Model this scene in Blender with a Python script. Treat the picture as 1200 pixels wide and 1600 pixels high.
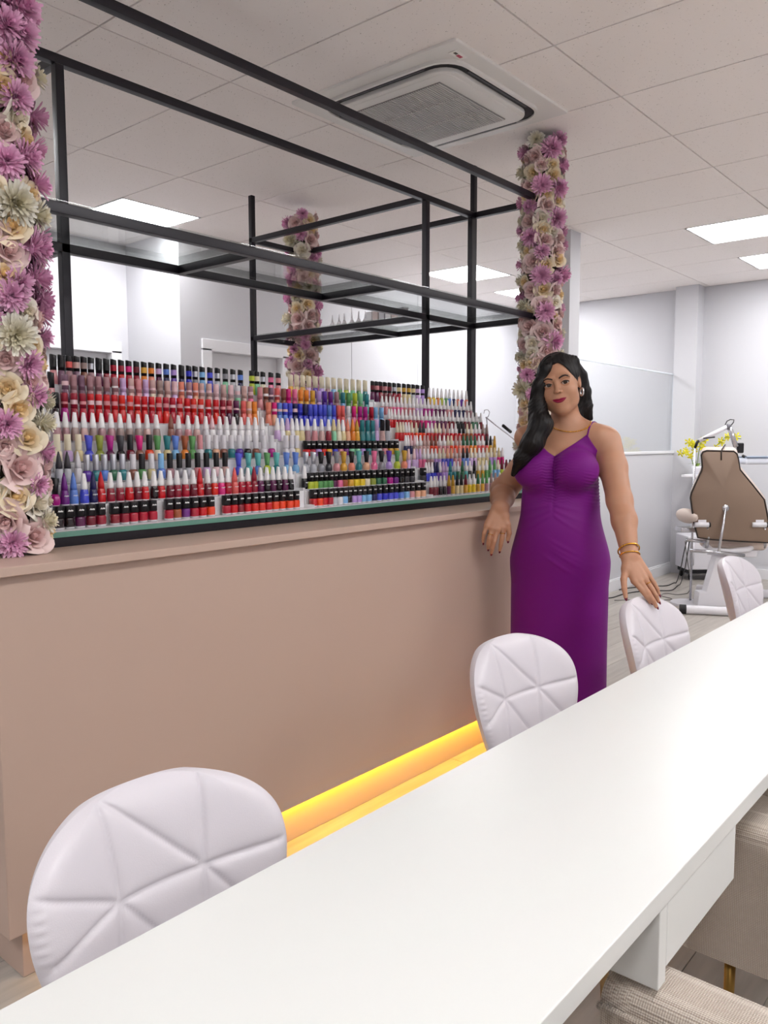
import bpy, bmesh, math, random
import numpy as np
from mathutils import Vector, Matrix, Euler

for o in list(bpy.data.objects): bpy.data.objects.remove(o)
SC = bpy.context.scene
COL = SC.collection
RNG = random.Random(7)
CAM_H = 1.38          # camera height; x runs along the counter, y away behind it
CEIL = 2.945

# ---------------------------------------------------------------- camera
cd = bpy.data.cameras.new('camera'); cam = bpy.data.objects.new('camera', cd); COL.objects.link(cam)
cd.sensor_fit = 'VERTICAL'; cd.sensor_height = 36.0; cd.sensor_width = 27.0
F_PX = 1264.0
cd.lens = F_PX/1600*36
cd.clip_start = 0.02; cd.clip_end = 60
_v1 = np.array([1674-600, 687.5-800, F_PX]); _v2 = np.array([-900-600, 692-800, F_PX])
_X = _v1/np.linalg.norm(_v1); _Y = _v2-_X*(_v2@_X); _Y /= np.linalg.norm(_Y); _Z = np.cross(_X, _Y)
RW = np.stack([_X, _Y, _Z])                       # camera axes -> world axes
cam.matrix_world = Matrix(((RW[0,0], -RW[0,1], -RW[0,2], 0), (RW[1,0], -RW[1,1], -RW[1,2], 0),
                           (RW[2,0], -RW[2,1], -RW[2,2], CAM_H), (0,0,0,1)))
SC.camera = cam
def ray(px, py): return RW @ np.array([px-600., py-800., F_PX])
def on_y(px, py, y):
    d = ray(px, py); d = d*(y/d[1]); return Vector((d[0], d[1], d[2]+CAM_H))
def on_z(px, py, z):
    d = ray(px, py); d = d*((z-CAM_H)/d[2]); return Vector((d[0], d[1], d[2]+CAM_H))

# ---------------------------------------------------------------- world and exposure
w = bpy.data.worlds.new('world'); SC.world = w; w.use_nodes = True
w.node_tree.nodes['Background'].inputs[0].default_value = (0.97, 0.97, 1.0, 1)
w.node_tree.nodes['Background'].inputs[1].default_value = 0.05
SC.view_settings.view_transform = 'Standard'; SC.view_settings.look = 'None'
SC.view_settings.exposure = 0.74; SC.view_settings.gamma = 1.0
SC.view_settings.use_curve_mapping = False
PANEL_STRENGTH = 14.0

# ---------------------------------------------------------------- materials
def s2l(c):
    return tuple(((v/12.92) if v <= 0.04045 else ((v+0.055)/1.055)**2.4) for v in c)
def hexc(h):
    h = h.lstrip('#'); return s2l(tuple(int(h[i:i+2], 16)/255 for i in (0, 2, 4)))
def new_mat(name):
    m = bpy.data.materials.new(name); m.use_nodes = True
    return m, m.node_tree.nodes, m.node_tree.links, m.node_tree.nodes['Principled BSDF']
def mat(name, col, rough=0.5, metal=0.0, coat=0.0, bump=None, var=None, trans=0.0, ior=1.45, sheen=0.0, alpha=1.0, sub=0.0):
    """procedural principled material. bump=(scale,strength) noise relief, var=(scale,amount) noise value variation"""
    m, n, l, p = new_mat(name)
    c = hexc(col) if isinstance(col, str) else col
    p.inputs['Base Color'].default_value = (*c, 1); p.inputs['Roughness'].default_value = rough
    p.inputs['Metallic'].default_value = metal; p.inputs['Coat Weight'].default_value = coat
    p.inputs['Transmission Weight'].default_value = trans; p.inputs['IOR'].default_value = ior
    p.inputs['Sheen Weight'].default_value = sheen; p.inputs['Alpha'].default_value = alpha
    if sub: p.inputs['Subsurface Weight'].default_value = sub; p.inputs['Subsurface Radius'].default_value = (.012, .005, .003)
    tc = n.new('ShaderNodeTexCoord')
    if var:
        t = n.new('ShaderNodeTexNoise'); t.inputs['Scale'].default_value = var[0]; t.inputs['Detail'].default_value = 4
        l.new(tc.outputs['Object'], t.inputs['Vector'])
        mx = n.new('ShaderNodeMix'); mx.data_type = 'RGBA'
        mx.inputs[6].default_value = (*[v*(1-var[1]) for v in c], 1); mx.inputs[7].default_value = (*[min(1, v*(1+var[1])) for v in c], 1)
        l.new(t.outputs['Fac'], mx.inputs[0]); l.new(mx.outputs[2], p.inputs['Base Color'])
    if bump:
        t2 = n.new('ShaderNodeTexNoise'); t2.inputs['Scale'].default_value = bump[0]; t2.inputs['Detail'].default_value = 3
        l.new(tc.outputs['Object'], t2.inputs['Vector'])
        b = n.new('ShaderNodeBump'); b.inputs['Strength'].default_value = bump[1]; b.inputs['Distance'].default_value = 0.004
        l.new(t2.outputs['Fac'], b.inputs['Height']); l.new(b.outputs['Normal'], p.inputs['Normal'])
    return m
def emit(name, col, strength):
    m, n, l, p = new_mat(name)
    c = hexc(col) if isinstance(col, str) else col
    p.inputs['Base Color'].default_value = (*c, 1)
    p.inputs['Emission Color'].default_value = (*c, 1); p.inputs['Emission Strength'].default_value = strength
    return m

# ---------------------------------------------------------------- object helpers
class MB:
    """collects geometry for ONE mesh object"""
    def __init__(s): s.v = []; s.f = []
    def add(s, vs, fs):
        o = len(s.v); s.v += [tuple(v) for v in vs]; s.f += [tuple(i+o for i in f) for f in fs]; return s
    def box(s, lo, hi):
        (a, b, c), (d, e, g) = lo, hi
        return s.add([(a,b,c),(d,b,c),(d,e,c),(a,e,c),(a,b,g),(d,b,g),(d,e,g),(a,e,g)],
                     [(3,2,1,0),(4,5,6,7),(0,1,5,4),(1,2,6,5),(2,3,7,6),(3,0,4,7)])
    def prism(s, pts, axis, a, b):
        """polygon pts (2D) extruded along axis from a to b"""
        def P(p, t): return {'x': (t, p[0], p[1]), 'y': (p[0], t, p[1]), 'z': (p[0], p[1], t)}[axis]
        n = len(pts); vs = [P(p, a) for p in pts]+[P(p, b) for p in pts]
        fs = [tuple(range(n-1, -1, -1)), tuple(range(n, 2*n))]+[(i, (i+1) % n, n+(i+1) % n, n+i) for i in range(n)]
        return s.add(vs, fs)
    def tube(s, pts, r, seg=8, cap=True, closed=False):
        pts = [Vector(p) for p in pts]; n = len(pts)
        rs = r if isinstance(r, (list, tuple)) else [r]*n
        up = Vector((0, 0, 1)); vs = []; prev = None
        for i, p in enumerate(pts):
            t = (pts[(i+1) % n]-pts[i-1]) if closed else (pts[min(i+1, n-1)]-pts[max(i-1, 0)])
            t = t.normalized() if t.length > 1e-9 else Vector((0, 0, 1))
            if prev is None:
                a = t.cross(up); a = a if a.length > 1e-3 else t.cross(Vector((1, 0, 0)))
            else: a = prev-t*prev.dot(t)
            a.normalize(); prev = a; b = t.cross(a)
            for k in range(seg):
                th = 2*math.pi*k/seg; vs.append(p+(a*math.cos(th)+b*math.sin(th))*rs[i])
        fs = []
        for i in range(n if closed else n-1):
            j = (i+1) % n
            fs += [(i*seg+k, i*seg+(k+1) % seg, j*seg+(k+1) % seg, j*seg+k) for k in range(seg)]
        if cap and not closed: fs += [tuple(range(seg-1, -1, -1)), tuple(range((n-1)*seg, n*seg))]
        return s.add(vs, fs)
    def lathe(s, prof, seg=16, c=(0, 0, 0), sx=1, sy=1, p=2.0, cap=True):
        """profile [(r,z)]; p>2 gives a rounded-square section"""
        vs = []
        for r, z in prof:
            for k in range(seg):
                th = 2*math.pi*(k+.5)/seg; ct, st = math.cos(th), math.sin(th)
                q = (abs(ct)**p+abs(st)**p)**(-1/p)
                vs.append((c[0]+r*q*ct*sx, c[1]+r*q*st*sy, c[2]+z))
        n = len(prof); fs = []
        for i in range(n-1):
            fs += [(i*seg+k, i*seg+(k+1) % seg, (i+1)*seg+(k+1) % seg, (i+1)*seg+k) for k in range(seg)]
        if cap: fs += [tuple(range(seg-1, -1, -1)), tuple(range((n-1)*seg, n*seg))]
        return s.add(vs, fs)
    def ball(s, c, r, seg=10, rings=6, sc=(1, 1, 1)):
        prof = [(max(1e-4, r*math.sin(math.pi*i/rings)), -r*math.cos(math.pi*i/rings)) for i in range(rings+1)]
        m = MB().lathe(prof, seg, cap=True)
        return s.add([(c[0]+v[0]*sc[0], c[1]+v[1]*sc[1], c[2]+v[2]*sc[2]) for v in m.v], m.f)
    def xf(s, M):
        s.v = [tuple(M @ Vector(v)) for v in s.v]; return s
    def mesh(s, name, smooth=False):
        me = bpy.data.meshes.new(name); me.from_pydata(s.v, [], s.f); me.update()
        if smooth: me.polygons.foreach_set('use_smooth', [True]*len(me.polygons))
        return me
    def obj(s, name, m, parent=None, smooth=False, bevel=0.0, bseg=2):
        return link(name, s.mesh(name, smooth), m, parent, bevel, bseg)
def link(name, me, m=None, parent=None, bevel=0.0, bseg=2):
    o = bpy.data.objects.new(name, me); COL.objects.link(o)
    if m is not None and me is not None:
        if not me.materials: me.materials.append(m)
        elif me.materials[0] is not m:
            o.material_slots[0].link = 'OBJECT'; o.material_slots[0].material = m
    if parent is not None: o.parent = parent
    if bevel:
        b = o.modifiers.new('bevel', 'BEVEL'); b.width = bevel; b.segments = bseg; b.limit_method = 'ANGLE'; b.angle_limit = math.radians(40)
        me.polygons.foreach_set('use_smooth', [True]*len(me.polygons))
        wn = o.modifiers.new('wn', 'WEIGHTED_NORMAL'); wn.keep_sharp = True
    return o
def tag(o, label=None, cat=None, group=None, kind=None):
    if label: o['label'] = label
    if cat: o['category'] = cat
    if group: o['group'] = group
    if kind: o['kind'] = kind
    return o
def thing(name, label, cat, loc=(0, 0, 0), rz=0.0, group=None):
    o = bpy.data.objects.new(name, None); COL.objects.link(o); o.location = loc; o.rotation_euler = (0, 0, rz)
    o.empty_display_size = 0.05
    return tag(o, label, cat, group)
def copy_tree(o, parent=None):
    c = o.copy(); COL.objects.link(c); c.parent = parent
    for ch in o.children: copy_tree(ch, c)
    return c
def autosmooth(o, ang=40):
    me = o.data
    bm = bmesh.new(); bm.from_mesh(me)
    for e in bm.edges:
        e.smooth = not (len(e.link_faces) == 2 and e.calc_face_angle(0) > math.radians(ang))
    for f in bm.faces: f.smooth = True
    bm.to_mesh(me); bm.free(); return o
# ================================================================ the setting
M_wall = mat('wall_paint', '#cdcdd2', 0.6, bump=(60, .05))
M_trim = mat('white_trim', '#e6e6ea', 0.35)
M_black = mat('black_metal', '#1c1921', 0.32, metal=0.25, bump=(220, .03))
def speckle_mat():
    m, n, l, p = new_mat('ceiling_tile')
    tc = n.new('ShaderNodeTexCoord')
    v = n.new('ShaderNodeTexVoronoi'); v.inputs['Scale'].default_value = 75; v.inputs['Randomness'].default_value = 1
    l.new(tc.outputs['Object'], v.inputs['Vector'])
    nz = n.new('ShaderNodeTexNoise'); nz.inputs['Scale'].default_value = 40; l.new(tc.outputs['Object'], nz.inputs['Vector'])
    ad = n.new('ShaderNodeMath'); ad.operation = 'MULTIPLY_ADD'; l.new(nz.outputs['Fac'], ad.inputs[0]); ad.inputs[1].default_value = .55; l.new(v.outputs['Distance'], ad.inputs[2])
    r = n.new('ShaderNodeValToRGB'); r.color_ramp.elements[0].position = .30; r.color_ramp.elements[0].color = (*hexc('#9a8f88'), 1)
    r.color_ramp.elements[1].position = .40; r.color_ramp.elements[1].color = (*hexc('#fbf4f1'), 1)
    l.new(ad.outputs[0], r.inputs['Fac']); l.new(r.outputs['Color'], p.inputs['Base Color'])
    p.inputs['Roughness'].default_value = .9
    b = n.new('ShaderNodeBump'); b.inputs['Strength'].default_value = .25; b.inputs['Distance'].default_value = .003
    l.new(r.outputs['Color'], b.inputs['Height']); l.new(b.outputs['Normal'], p.inputs['Normal'])
    return m
M_tile = speckle_mat()
M_tbar = mat('t_bar', '#e6e0dd', .5)
def plank_mat():
    m, n, l, p = new_mat('vinyl_plank')
    tc = n.new('ShaderNodeTexCoord'); mp = n.new('ShaderNodeMapping'); mp.inputs['Scale'].default_value = (1.2, 14, 1)
    oi = n.new('ShaderNodeObjectInfo'); vm = n.new('ShaderNodeVectorMath'); vm.operation = 'ADD'
    l.new(tc.outputs['Object'], vm.inputs[0])
    cv = n.new('ShaderNodeCombineXYZ'); mu = n.new('ShaderNodeMath'); mu.operation = 'MULTIPLY'; mu.inputs[1].default_value = 30
    l.new(oi.outputs['Random'], mu.inputs[0]); l.new(mu.outputs[0], cv.inputs[0]); l.new(mu.outputs[0], cv.inputs[1]); l.new(cv.outputs[0], vm.inputs[1])
    l.new(vm.outputs[0], mp.inputs['Vector'])
    t = n.new('ShaderNodeTexNoise'); t.inputs['Scale'].default_value = 2.2; t.inputs['Detail'].default_value = 6; l.new(mp.outputs['Vector'], t.inputs['Vector'])
    r = n.new('ShaderNodeValToRGB'); e = r.color_ramp.elements
    e[0].position = .3; e[0].color = (*hexc('#a49d96'), 1); e[1].position = .7; e[1].color = (*hexc('#b9b2aa'), 1)
    l.new(t.outputs['Fac'], r.inputs['Fac'])
    hv = n.new('ShaderNodeHueSaturation'); mr = n.new('ShaderNodeMapRange'); mr.inputs[3].default_value = .9; mr.inputs[4].default_value = 1.08
    l.new(oi.outputs['Random'], mr.inputs[0]); l.new(mr.outputs[0], hv.inputs['Value']); l.new(r.outputs['Color'], hv.inputs['Color'])
    l.new(hv.outputs['Color'], p.inputs['Base Color']); p.inputs['Roughness'].default_value = .38
    return m
M_plank = plank_mat()
M_sub = mat('subfloor', '#6f6860', .9)

def glass_mat(name, col, rough=.0):
    m, n, l, p = new_mat(name)
    n.remove(p); out = n['Material Output']
    tr = n.new('ShaderNodeBsdfTransparent'); tr.inputs[0].default_value = (*col, 1)
    gl = n.new('ShaderNodeBsdfGlossy'); gl.inputs['Roughness'].default_value = rough
    lw = n.new('ShaderNodeLayerWeight'); lw.inputs['Blend'].default_value = .5
    pw = n.new('ShaderNodeMath'); pw.operation = 'POWER'; pw.inputs[1].default_value = 4.2; l.new(lw.outputs['Facing'], pw.inputs[0])
    fz = n.new('ShaderNodeMath'); fz.operation = 'MULTIPLY_ADD'; fz.inputs[1].default_value = .93; fz.inputs[2].default_value = .04; l.new(pw.outputs[0], fz.inputs[0])
    mx = n.new('ShaderNodeMixShader'); l.new(fz.outputs[0], mx.inputs[0]); l.new(tr.outputs[0], mx.inputs[1]); l.new(gl.outputs[0], mx.inputs[2])
    l.new(mx.outputs[0], out.inputs['Surface']); return m
M_glass0 = glass_mat('window_glass', (.97, .98, .98))
X0, X1, Y0, Y1, Y3 = -3.0, 8.55, -3.6, 5.85, 5.15      # room extents
# floor with planks
fl = tag(MB().box((X0-.1, Y0-.1, -.12), (X1+.1, Y1+.1, -.006)).obj('floor', M_sub), kind='structure')
PW, PL = .2, 1.25
pl_me = MB().box((-PL/2+.0012, -PW/2+.0012, -.006), (PL/2-.0012, PW/2-.0012, 0)).mesh('floor_plank')
ny = int((4.0-.8)/PW)
for j in range(-6, ny+6):
    y = .9+PW*(j+.5)
    if y > Y1-.1: break
    off = (j*.41) % PL
    x = X0+off-PL*.5
    while x < X1+PL/2:
        a, b = max(X0, x-PL/2), min(X1, x+PL/2)
        if b-a > .3 and not (x < .2 and y > 2.2) and not (y < .6):
            o = link('floor_plank', pl_me, M_plank, fl); o.location = ((a+b)/2, y, 0); o.scale = ((b-a)/PL, 1, 1)
        x += PL
# the floor behind the camera, beyond what the picture shows, is one sheet of the same vinyl
MB().box((X0, Y0, -.006), (X1, .6-.5*PW*0-.1, -.0008)).obj('floor_sheet', M_plank, fl)
# walls
def wall(name, boxes, m=M_wall):
    mb = MB()
    for lo, hi in boxes: mb.box(lo, hi)
    return tag(mb.obj(name, m), kind='structure')
T = .12
XJ = 3.72                                                 # jog between the two back walls
DH = 2.10                                                 # door openings
d1 = (2.78, 3.58); d2 = (3.98, 4.76)
wall('wall_back_left', [((X0-T, Y1, 0), (d1[0], Y1+T, CEIL)), ((d1[1], Y1, 0), (XJ, Y1+T, CEIL)), ((d1[0], Y1, DH), (d1[1], Y1+T, CEIL))])
wall('wall_jog', [((XJ, Y3, 0), (XJ+T, Y1+T, CEIL))])
wall('wall_back', [((XJ+T, Y3, 0), (d2[0], Y3+T, CEIL)), ((d2[1], Y3, 0), (X1, Y3+T, CEIL)), ((d2[0], Y3, DH), (d2[1], Y3+T, CEIL))])
wall('wall_right', [((X1, Y0-T, 0), (X1+T, Y3+T, CEIL))], M_wall)
wall('wall_left', [((X0-T, Y0-T, 0), (X0, Y1, CEIL))])
wall('wall_front', [((X0, Y0-T, 0), (X1, Y0, CEIL))])
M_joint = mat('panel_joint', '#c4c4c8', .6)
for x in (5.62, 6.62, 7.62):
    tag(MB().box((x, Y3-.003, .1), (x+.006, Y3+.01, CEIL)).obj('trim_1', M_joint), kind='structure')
# doors in the back walls
M_door = mat('door_grey_white', '#dcdce0', .4)
M_knob = mat('brushed_metal', '#b9bac0', .25, metal=1)
for i, (d, yw) in enumerate(((d1, Y1), (d2, Y3))):
    o = tag(MB().box((d[0]+.02, yw+.06, .005), (d[1]-.02, yw+.10, DH-.02)).obj('door_%d' % (i+1), M_door, bevel=.004), kind='structure')
    fr = MB()
    for a, b in ((d[0]-.07, d[0]+.02), (d[1]-.02, d[1]+.07)): fr.box((a, yw-.018, 0), (b, yw+.1, DH-.0))
    fr.box((d[0]-.07, yw-.018, DH-.02), (d[1]+.07, yw+.1, DH+.07))
    fr.obj('door_frame', M_trim, o, bevel=.004)
    h = MB().tube([(d[0]+.09, yw+.06, 1.02), (d[0]+.09, yw+.01, 1.02), (d[0]+.2, yw+.01, 1.02)], .009)
    h.obj('door_handle', M_knob, o, smooth=True)
# ceiling, its tiles and T-bars
TX, TY, GX, GY = .626, 1.237, 1.754, 1.656
ce = tag(MB().box((X0-T, Y0-T, CEIL+.012), (X1+T, Y1+T, CEIL+.15)).obj('ceiling', M_tbar), kind='structure')
tl_me = MB().box((-.5, -.5, 0), (.5, .5, .014)).mesh('ceiling_tile')
AC = (2.70, 3.62, 1.895, 2.86)
half_lights = [(3.006, 4.749), (6.136, 4.13), (7.388, 4.13), (6.136, 1.656), (7.388, 1.656),
               (.502, -.817), (2.38, -.817), (4.258, -.817), (6.136, -.817), (-1.376, 1.656), (-1.376, -.817), (.502, -3.29), (2.38, -3.29), (4.258, -3.29), (-1.376, 4.13), (.502, 4.13)]
LW, LH = TX, TY/2
def cut_tile(a, b, c, d):
    o = link('ceiling_tile', tl_me, M_tile, ce); g = .004
    o.location = ((a+b)/2, (c+d)/2, CEIL); o.scale = (b-a-2*g, d-c-2*g, 1)
for i in range(-8, 12):
    for j in range(-5, 5):
        a, b = max(X0, GX+TX*i), min(X1, GX+TX*(i+1)); c, d = max(Y0, GY+TY*j), min(Y1, GY+TY*(j+1))
        if b-a < .05 or d-c < .05: continue
        if a > XJ and c > Y3: continue
        lit = [q for q in half_lights if abs(q[0]-(GX+TX*i)) < .1 and c-.05 < q[1] < d-.05]
        if lit:
            y = lit[0][1]
            if abs(y-c) < .1: c = y+LH
            else: d = y
            if d-c < .05: continue
        cut_tile(a, b, c, d)
# recessed ceiling light panels
M_panel = emit('light_panel', '#ffffff', PANEL_STRENGTH)
SEEN = {(3.006, 4.749): 'above the near back door beyond the counter', (6.136, 4.13): 'between black posts, nearest the tall display frame',
        (7.388, 4.13): 'close behind the slim flower column', (6.136, 1.656): 'above the treatment chair, large in its row', (7.388, 1.656): 'by the wall behind the treatment chair'}
for (x, y) in half_lights:                                 # the salon's ceiling panels go on, row by row, over the side behind the camera
    off = '' if (x, y) in SEEN else '_offscreen'
    t = thing('ceiling_light'+off, 'square recessed white LED ceiling panel '+SEEN.get((x, y), 'over the seating side of the salon'), 'light', (x+LW/2, y+LH/2, CEIL), group='recessed ceiling panels')
    MB().box((-LW/2+.012, -LH/2+.012, .0), (LW/2-.012, LH/2-.012, .012)).obj('diffuser'+off, M_panel, t)
    f = MB(); e = .004
    for lo, hi in (((-LW/2+e, -LH/2+e), (LW/2-e, -LH/2+.014)), ((-LW/2+e, LH/2-.014), (LW/2-e, LH/2-e)), ((-LW/2+e, -LH/2+e), (-LW/2+.014, LH/2-e)), ((LW/2-.014, -LH/2+e), (LW/2-e, LH/2-e))):
        f.box((*lo, -.002), (*hi, .012))
    f.obj('frame', M_trim, t)
# half-glazed partition, pillar and corner column on the far side
YP = 3.15
wp = tag(MB().box((5.74, YP, 0), (X1-.06, YP+.09, 1.25)).obj('wall_partition', M_wall), kind='structure')
MB().box((5.74, YP-.012, 1.25), (X1-.05, YP+.10, 1.275)).obj('sill', M_trim, wp, bevel=.003)
wn = tag(MB().box((5.74, YP+.035, 1.275), (X1-.085, YP+.047, 2.065)).obj('window_1', M_glass0), kind='structure')
fr = MB(); fr.box((X1-.085, YP+.02, 1.275), (X1-.05, YP+.062, 2.07)); fr.box((5.74, YP+.03, 2.06), (X1-.05, YP+.052, 2.07))
fr.obj('window_frame', mat('frame_blue_white', '#e8eef6', .3), wn)
tag(MB().box((X1-.18, 2.94, 0), (X1, YP+.02, CEIL)).obj('trim_2', M_wall), kind='structure')
tag(MB().box((5.60, 2.92, 0), (5.76, 3.26, CEIL)).obj('trim_3', M_wall), kind='structure')
bb = MB().box((5.78, YP-.018, 0), (X1-.2, YP, .1)); bb.box((5.78, YP-.011, .1), (X1-.2, YP, .115))
tag(bb.obj('baseboard_partition', M_trim, bevel=.003), kind='structure')
tag(MB().box((X1-.018, Y0, 0), (X1, 2.9, .1)).obj('baseboard_right', M_trim, bevel=.003), kind='structure')
# a wall trunking line on the far right wall, as seen over the half glass
tag(MB().box((XJ+T, Y3-.018, 0), (d2[0]-.08, Y3, .1)).box((d2[1]+.08, Y3-.018, 0), (X1, Y3, .1)).obj('baseboard_back', M_trim), kind='structure')
# ================================================================ ceiling cassette
M_ac = mat('ac_plastic', '#ece9e6', .4)
M_acd = mat('ac_dark', '#1d1c20', .5)
M_acg = mat('ac_grille', '#8f8b8c', .5)
ac = thing('air_conditioner', 'white square cassette air conditioner set into the tiled ceiling', 'air conditioner', (3.16, 2.378, CEIL))
def rsq(h, r, n=6):
    pts = []
    for cx, cy, a0 in ((h-r, h-r, 0), (-h+r, h-r, 90), (-h+r, -h+r, 180), (h-r, -h+r, 270)):
        for k in range(n+1):
            a = math.radians(a0+90*k/n); pts.append((cx+r*math.cos(a), cy+r*math.sin(a)))
    return pts
def ringprism(mb, po, pi, z0, z1):
    n = len(po); vs = [(*p, z0) for p in po]+[(*p, z0) for p in pi]+[(*p, z1) for p in po]+[(*p, z1) for p in pi]
    fs = []
    for i in range(n):
        j = (i+1) % n
        fs += [(i, n+i, n+j, j), (2*n+i, 2*n+j, 3*n+j, 3*n+i), (i, j, 2*n+j, 2*n+i), (n+i, 3*n+i, 3*n+j, n+j)]
    return mb.add(vs, fs)
MB().prism(rsq(.465, .012, 2), 'z', -.012, .008).obj('panel', M_ac, ac, bevel=.004)
MB().prism(rsq(.380, .118), 'z', -.018, -.008).obj('air_outlet', M_acd, ac)
m = MB(); ringprism(m, rsq(.340, .095), rsq(.30, .06), -.036, -.012)
m.obj('outlet_ring', M_ac, ac, smooth=False, bevel=.003)
m = MB(); ringprism(m, rsq(.392, .122), rsq(.379, .116), -.026, -.008); m.obj('outlet_lip', M_ac, ac)
for k in range(4):
    a = k*math.pi/2
    m = MB().box((-.235, -.372, -.0265), (.235, -.362, -.018)); m.xf(Matrix.Rotation(a, 4, 'Z')); m.obj('louver', mat('ac_louver', '#4a474a', .4) if k == 0 else bpy.data.materials['ac_louver'], ac)
MB().prism(rsq(.315, .06), 'z', -.040, -.012).obj('centre_plate', M_ac, ac, bevel=.006)
g = MB().box((-.262, -.24, -.043), (.262, .24, -.038)); gr = g.obj('intake_grille', M_acg, ac)
m = MB(); k = -.236
while k < .236:
    m.box((-.26, k, -.0462), (.26, k+.006, -.042)); k += .0125
tag(m.obj('grille_slats', mat('ac_slat', '#cfcbca', .4), gr), kind='stuff')
for x in (-.09, .09): MB().box((x-.0015, -.238, -.0475), (x+.0015, .238, -.042)).obj('grille_rib', bpy.data.materials['ac_slat'], gr)
lb = MB().box((-.40, -.42, -.0145), (-.32, -.385, -.012)).obj('sticker', mat('ac_sticker', '#f6f4f0', .4), ac)
MB().box((-.365, -.41, -.0152), (-.335, -.395, -.0143)).obj('sticker_mark', mat('ac_mark', '#c2506a', .5), lb)
MB().box((-.39, -.412, -.0152), (-.37, -.40, -.0143)).obj('sticker_mark', mat('ac_mark2', '#55504c', .5), lb)

# ================================================================ counter
M_lam = mat('blush_laminate', '#c4aa9b', .38, var=(1.3, .03))
M_lamt = M_lam
ct = thing('reception_counter', 'long dusty-pink laminate counter with a warm light under its base', 'counter', (.85, 1.93, 0))
def cbox(lo, hi, name, m, bevel=.003):
    return MB().box([lo[i]-(.85, 1.93, 0)[i] for i in range(3)], [hi[i]-(.85, 1.93, 0)[i] for i in range(3)]).obj(name, m, ct, bevel=bevel)
cbox((.848, 1.93, .153), (3.95, 2.72, 1.062), 'body', M_lam)
cbox((.906, 1.99, 0), (3.9, 2.68, .155), 'plinth', M_lam)
cbox((.80, 1.898, 1.062), (3.99, 2.74, 1.085), 'top', M_lamt, .002)
cbox((3.36, 2.74, .153), (3.95, 4.12, 1.062), 'return_body', M_lam)
cbox((3.42, 2.74, 0), (3.9, 4.06, .155), 'return_plinth', M_lam)
cbox((3.34, 2.735, 1.062), (3.99, 4.14, 1.085), 'return_top', M_lamt, .002)
M_led = emit('warm_led', (1.0, .60, .035), 24.0); M_led2 = emit('warm_led_dim', (1.0, .56, .05), 5.0)
cbox((.93, 1.950, .1445), (1.74, 1.964, .1530), 'led_strip', M_led2, 0)
cbox((1.75, 1.950, .1445), (3.9, 1.964, .1530), 'led_strip', M_led, 0)

# ================================================================ black display frame over the counter
fr0 = Vector((1.0, 2.165, 1.085))
fm = thing('display_frame', 'black square-tube metal frame with glass shelves standing on the counter', 'frame', fr0)
def fbox(lo, hi, name, m=M_black, bevel=.0015):
    lo = Vector(lo)-fr0; hi = Vector(hi)-fr0
    return MB().box(lo, hi).obj(name, m, fm, bevel=bevel, bseg=1)
t = .030; ZA, ZC = 2.635, 2.035; YA, YB, YR = 2.15, 2.578, 3.93
XL, XP1, XQ, XP2, XE = .98, 1.402, 3.385, 3.815, 3.83
zb = 1.085
for z in (ZA, ZC):
    fbox((XL-.01, YA, z-t), (XE+.02, YA+t, z), 'beam')                     # front
    fbox((XL-.01, YB, z-t), (XP2+.03, YB+t, z), 'beam')                    # back
    fbox((XE-.01, YA+t, z-t), (XE+.02, YB, z), 'beam')                     # right end
    fbox((XE-.01, YB+t, z-t), (XE+.02, YR+t, z), 'beam')                   # return, outer
    fbox((XQ, YB+t, z-t), (XQ+t, YR+t, z), 'beam')                         # return, inner
    fbox((XQ+t, YR, z-t), (XE-.01, YR+t, z), 'beam')                       # return, far end
    fbox((XP1, YB+t, z-t), (XP1+t, YR+t, z), 'beam')                       # other return
    fbox((XL-.01, YB+t, z-t), (XL-.01+t, YR+t, z), 'beam')
    fbox((XL-.01, YA+t, z-t), (XL-.01+t, YB, z), 'beam')
for x in (1.86, 2.62): fbox((x, YA+t, ZC-t), (x+t, YB, ZC), 'beam')        # shelf cross bars
for y in (3.12,): fbox((XQ+t, y, ZC-t), (XE-.01, y+t, ZC), 'beam')
PT = CEIL-.055
fbox((XP1, YB, zb), (XP1+t, YB+t, ZA-t), 'post')
fbox((XQ, YB, zb), (XQ+t, YB+t, ZA-t), 'post')
fbox((XP2-.016, YB+.002, zb), (XP2+.012, YB+t, ZA-t), 'post')
fbox((XP2+.013, YB+.006, zb), (XP2+.041, YB+t+.004, PT), 'post')
fbox((XQ, YR, zb), (XQ+t, YR+t, PT), 'post')
fbox((XE-.01, YR, zb), (XE+.02, YR+t, PT), 'post')
fbox((XE-.01, YA, zb), (XE+.02, YA+t, CEIL-.01), 'post')
fbox((XL-.01, YA, zb), (XL-.01+t, YA+t, CEIL-.01), 'post')
fbox((XP1, YR, zb), (XP1+t, YR+t, PT), 'post')
fbox((XL-.01, YR, zb), (XL-.01+t, YR+t, PT), 'post')
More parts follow.
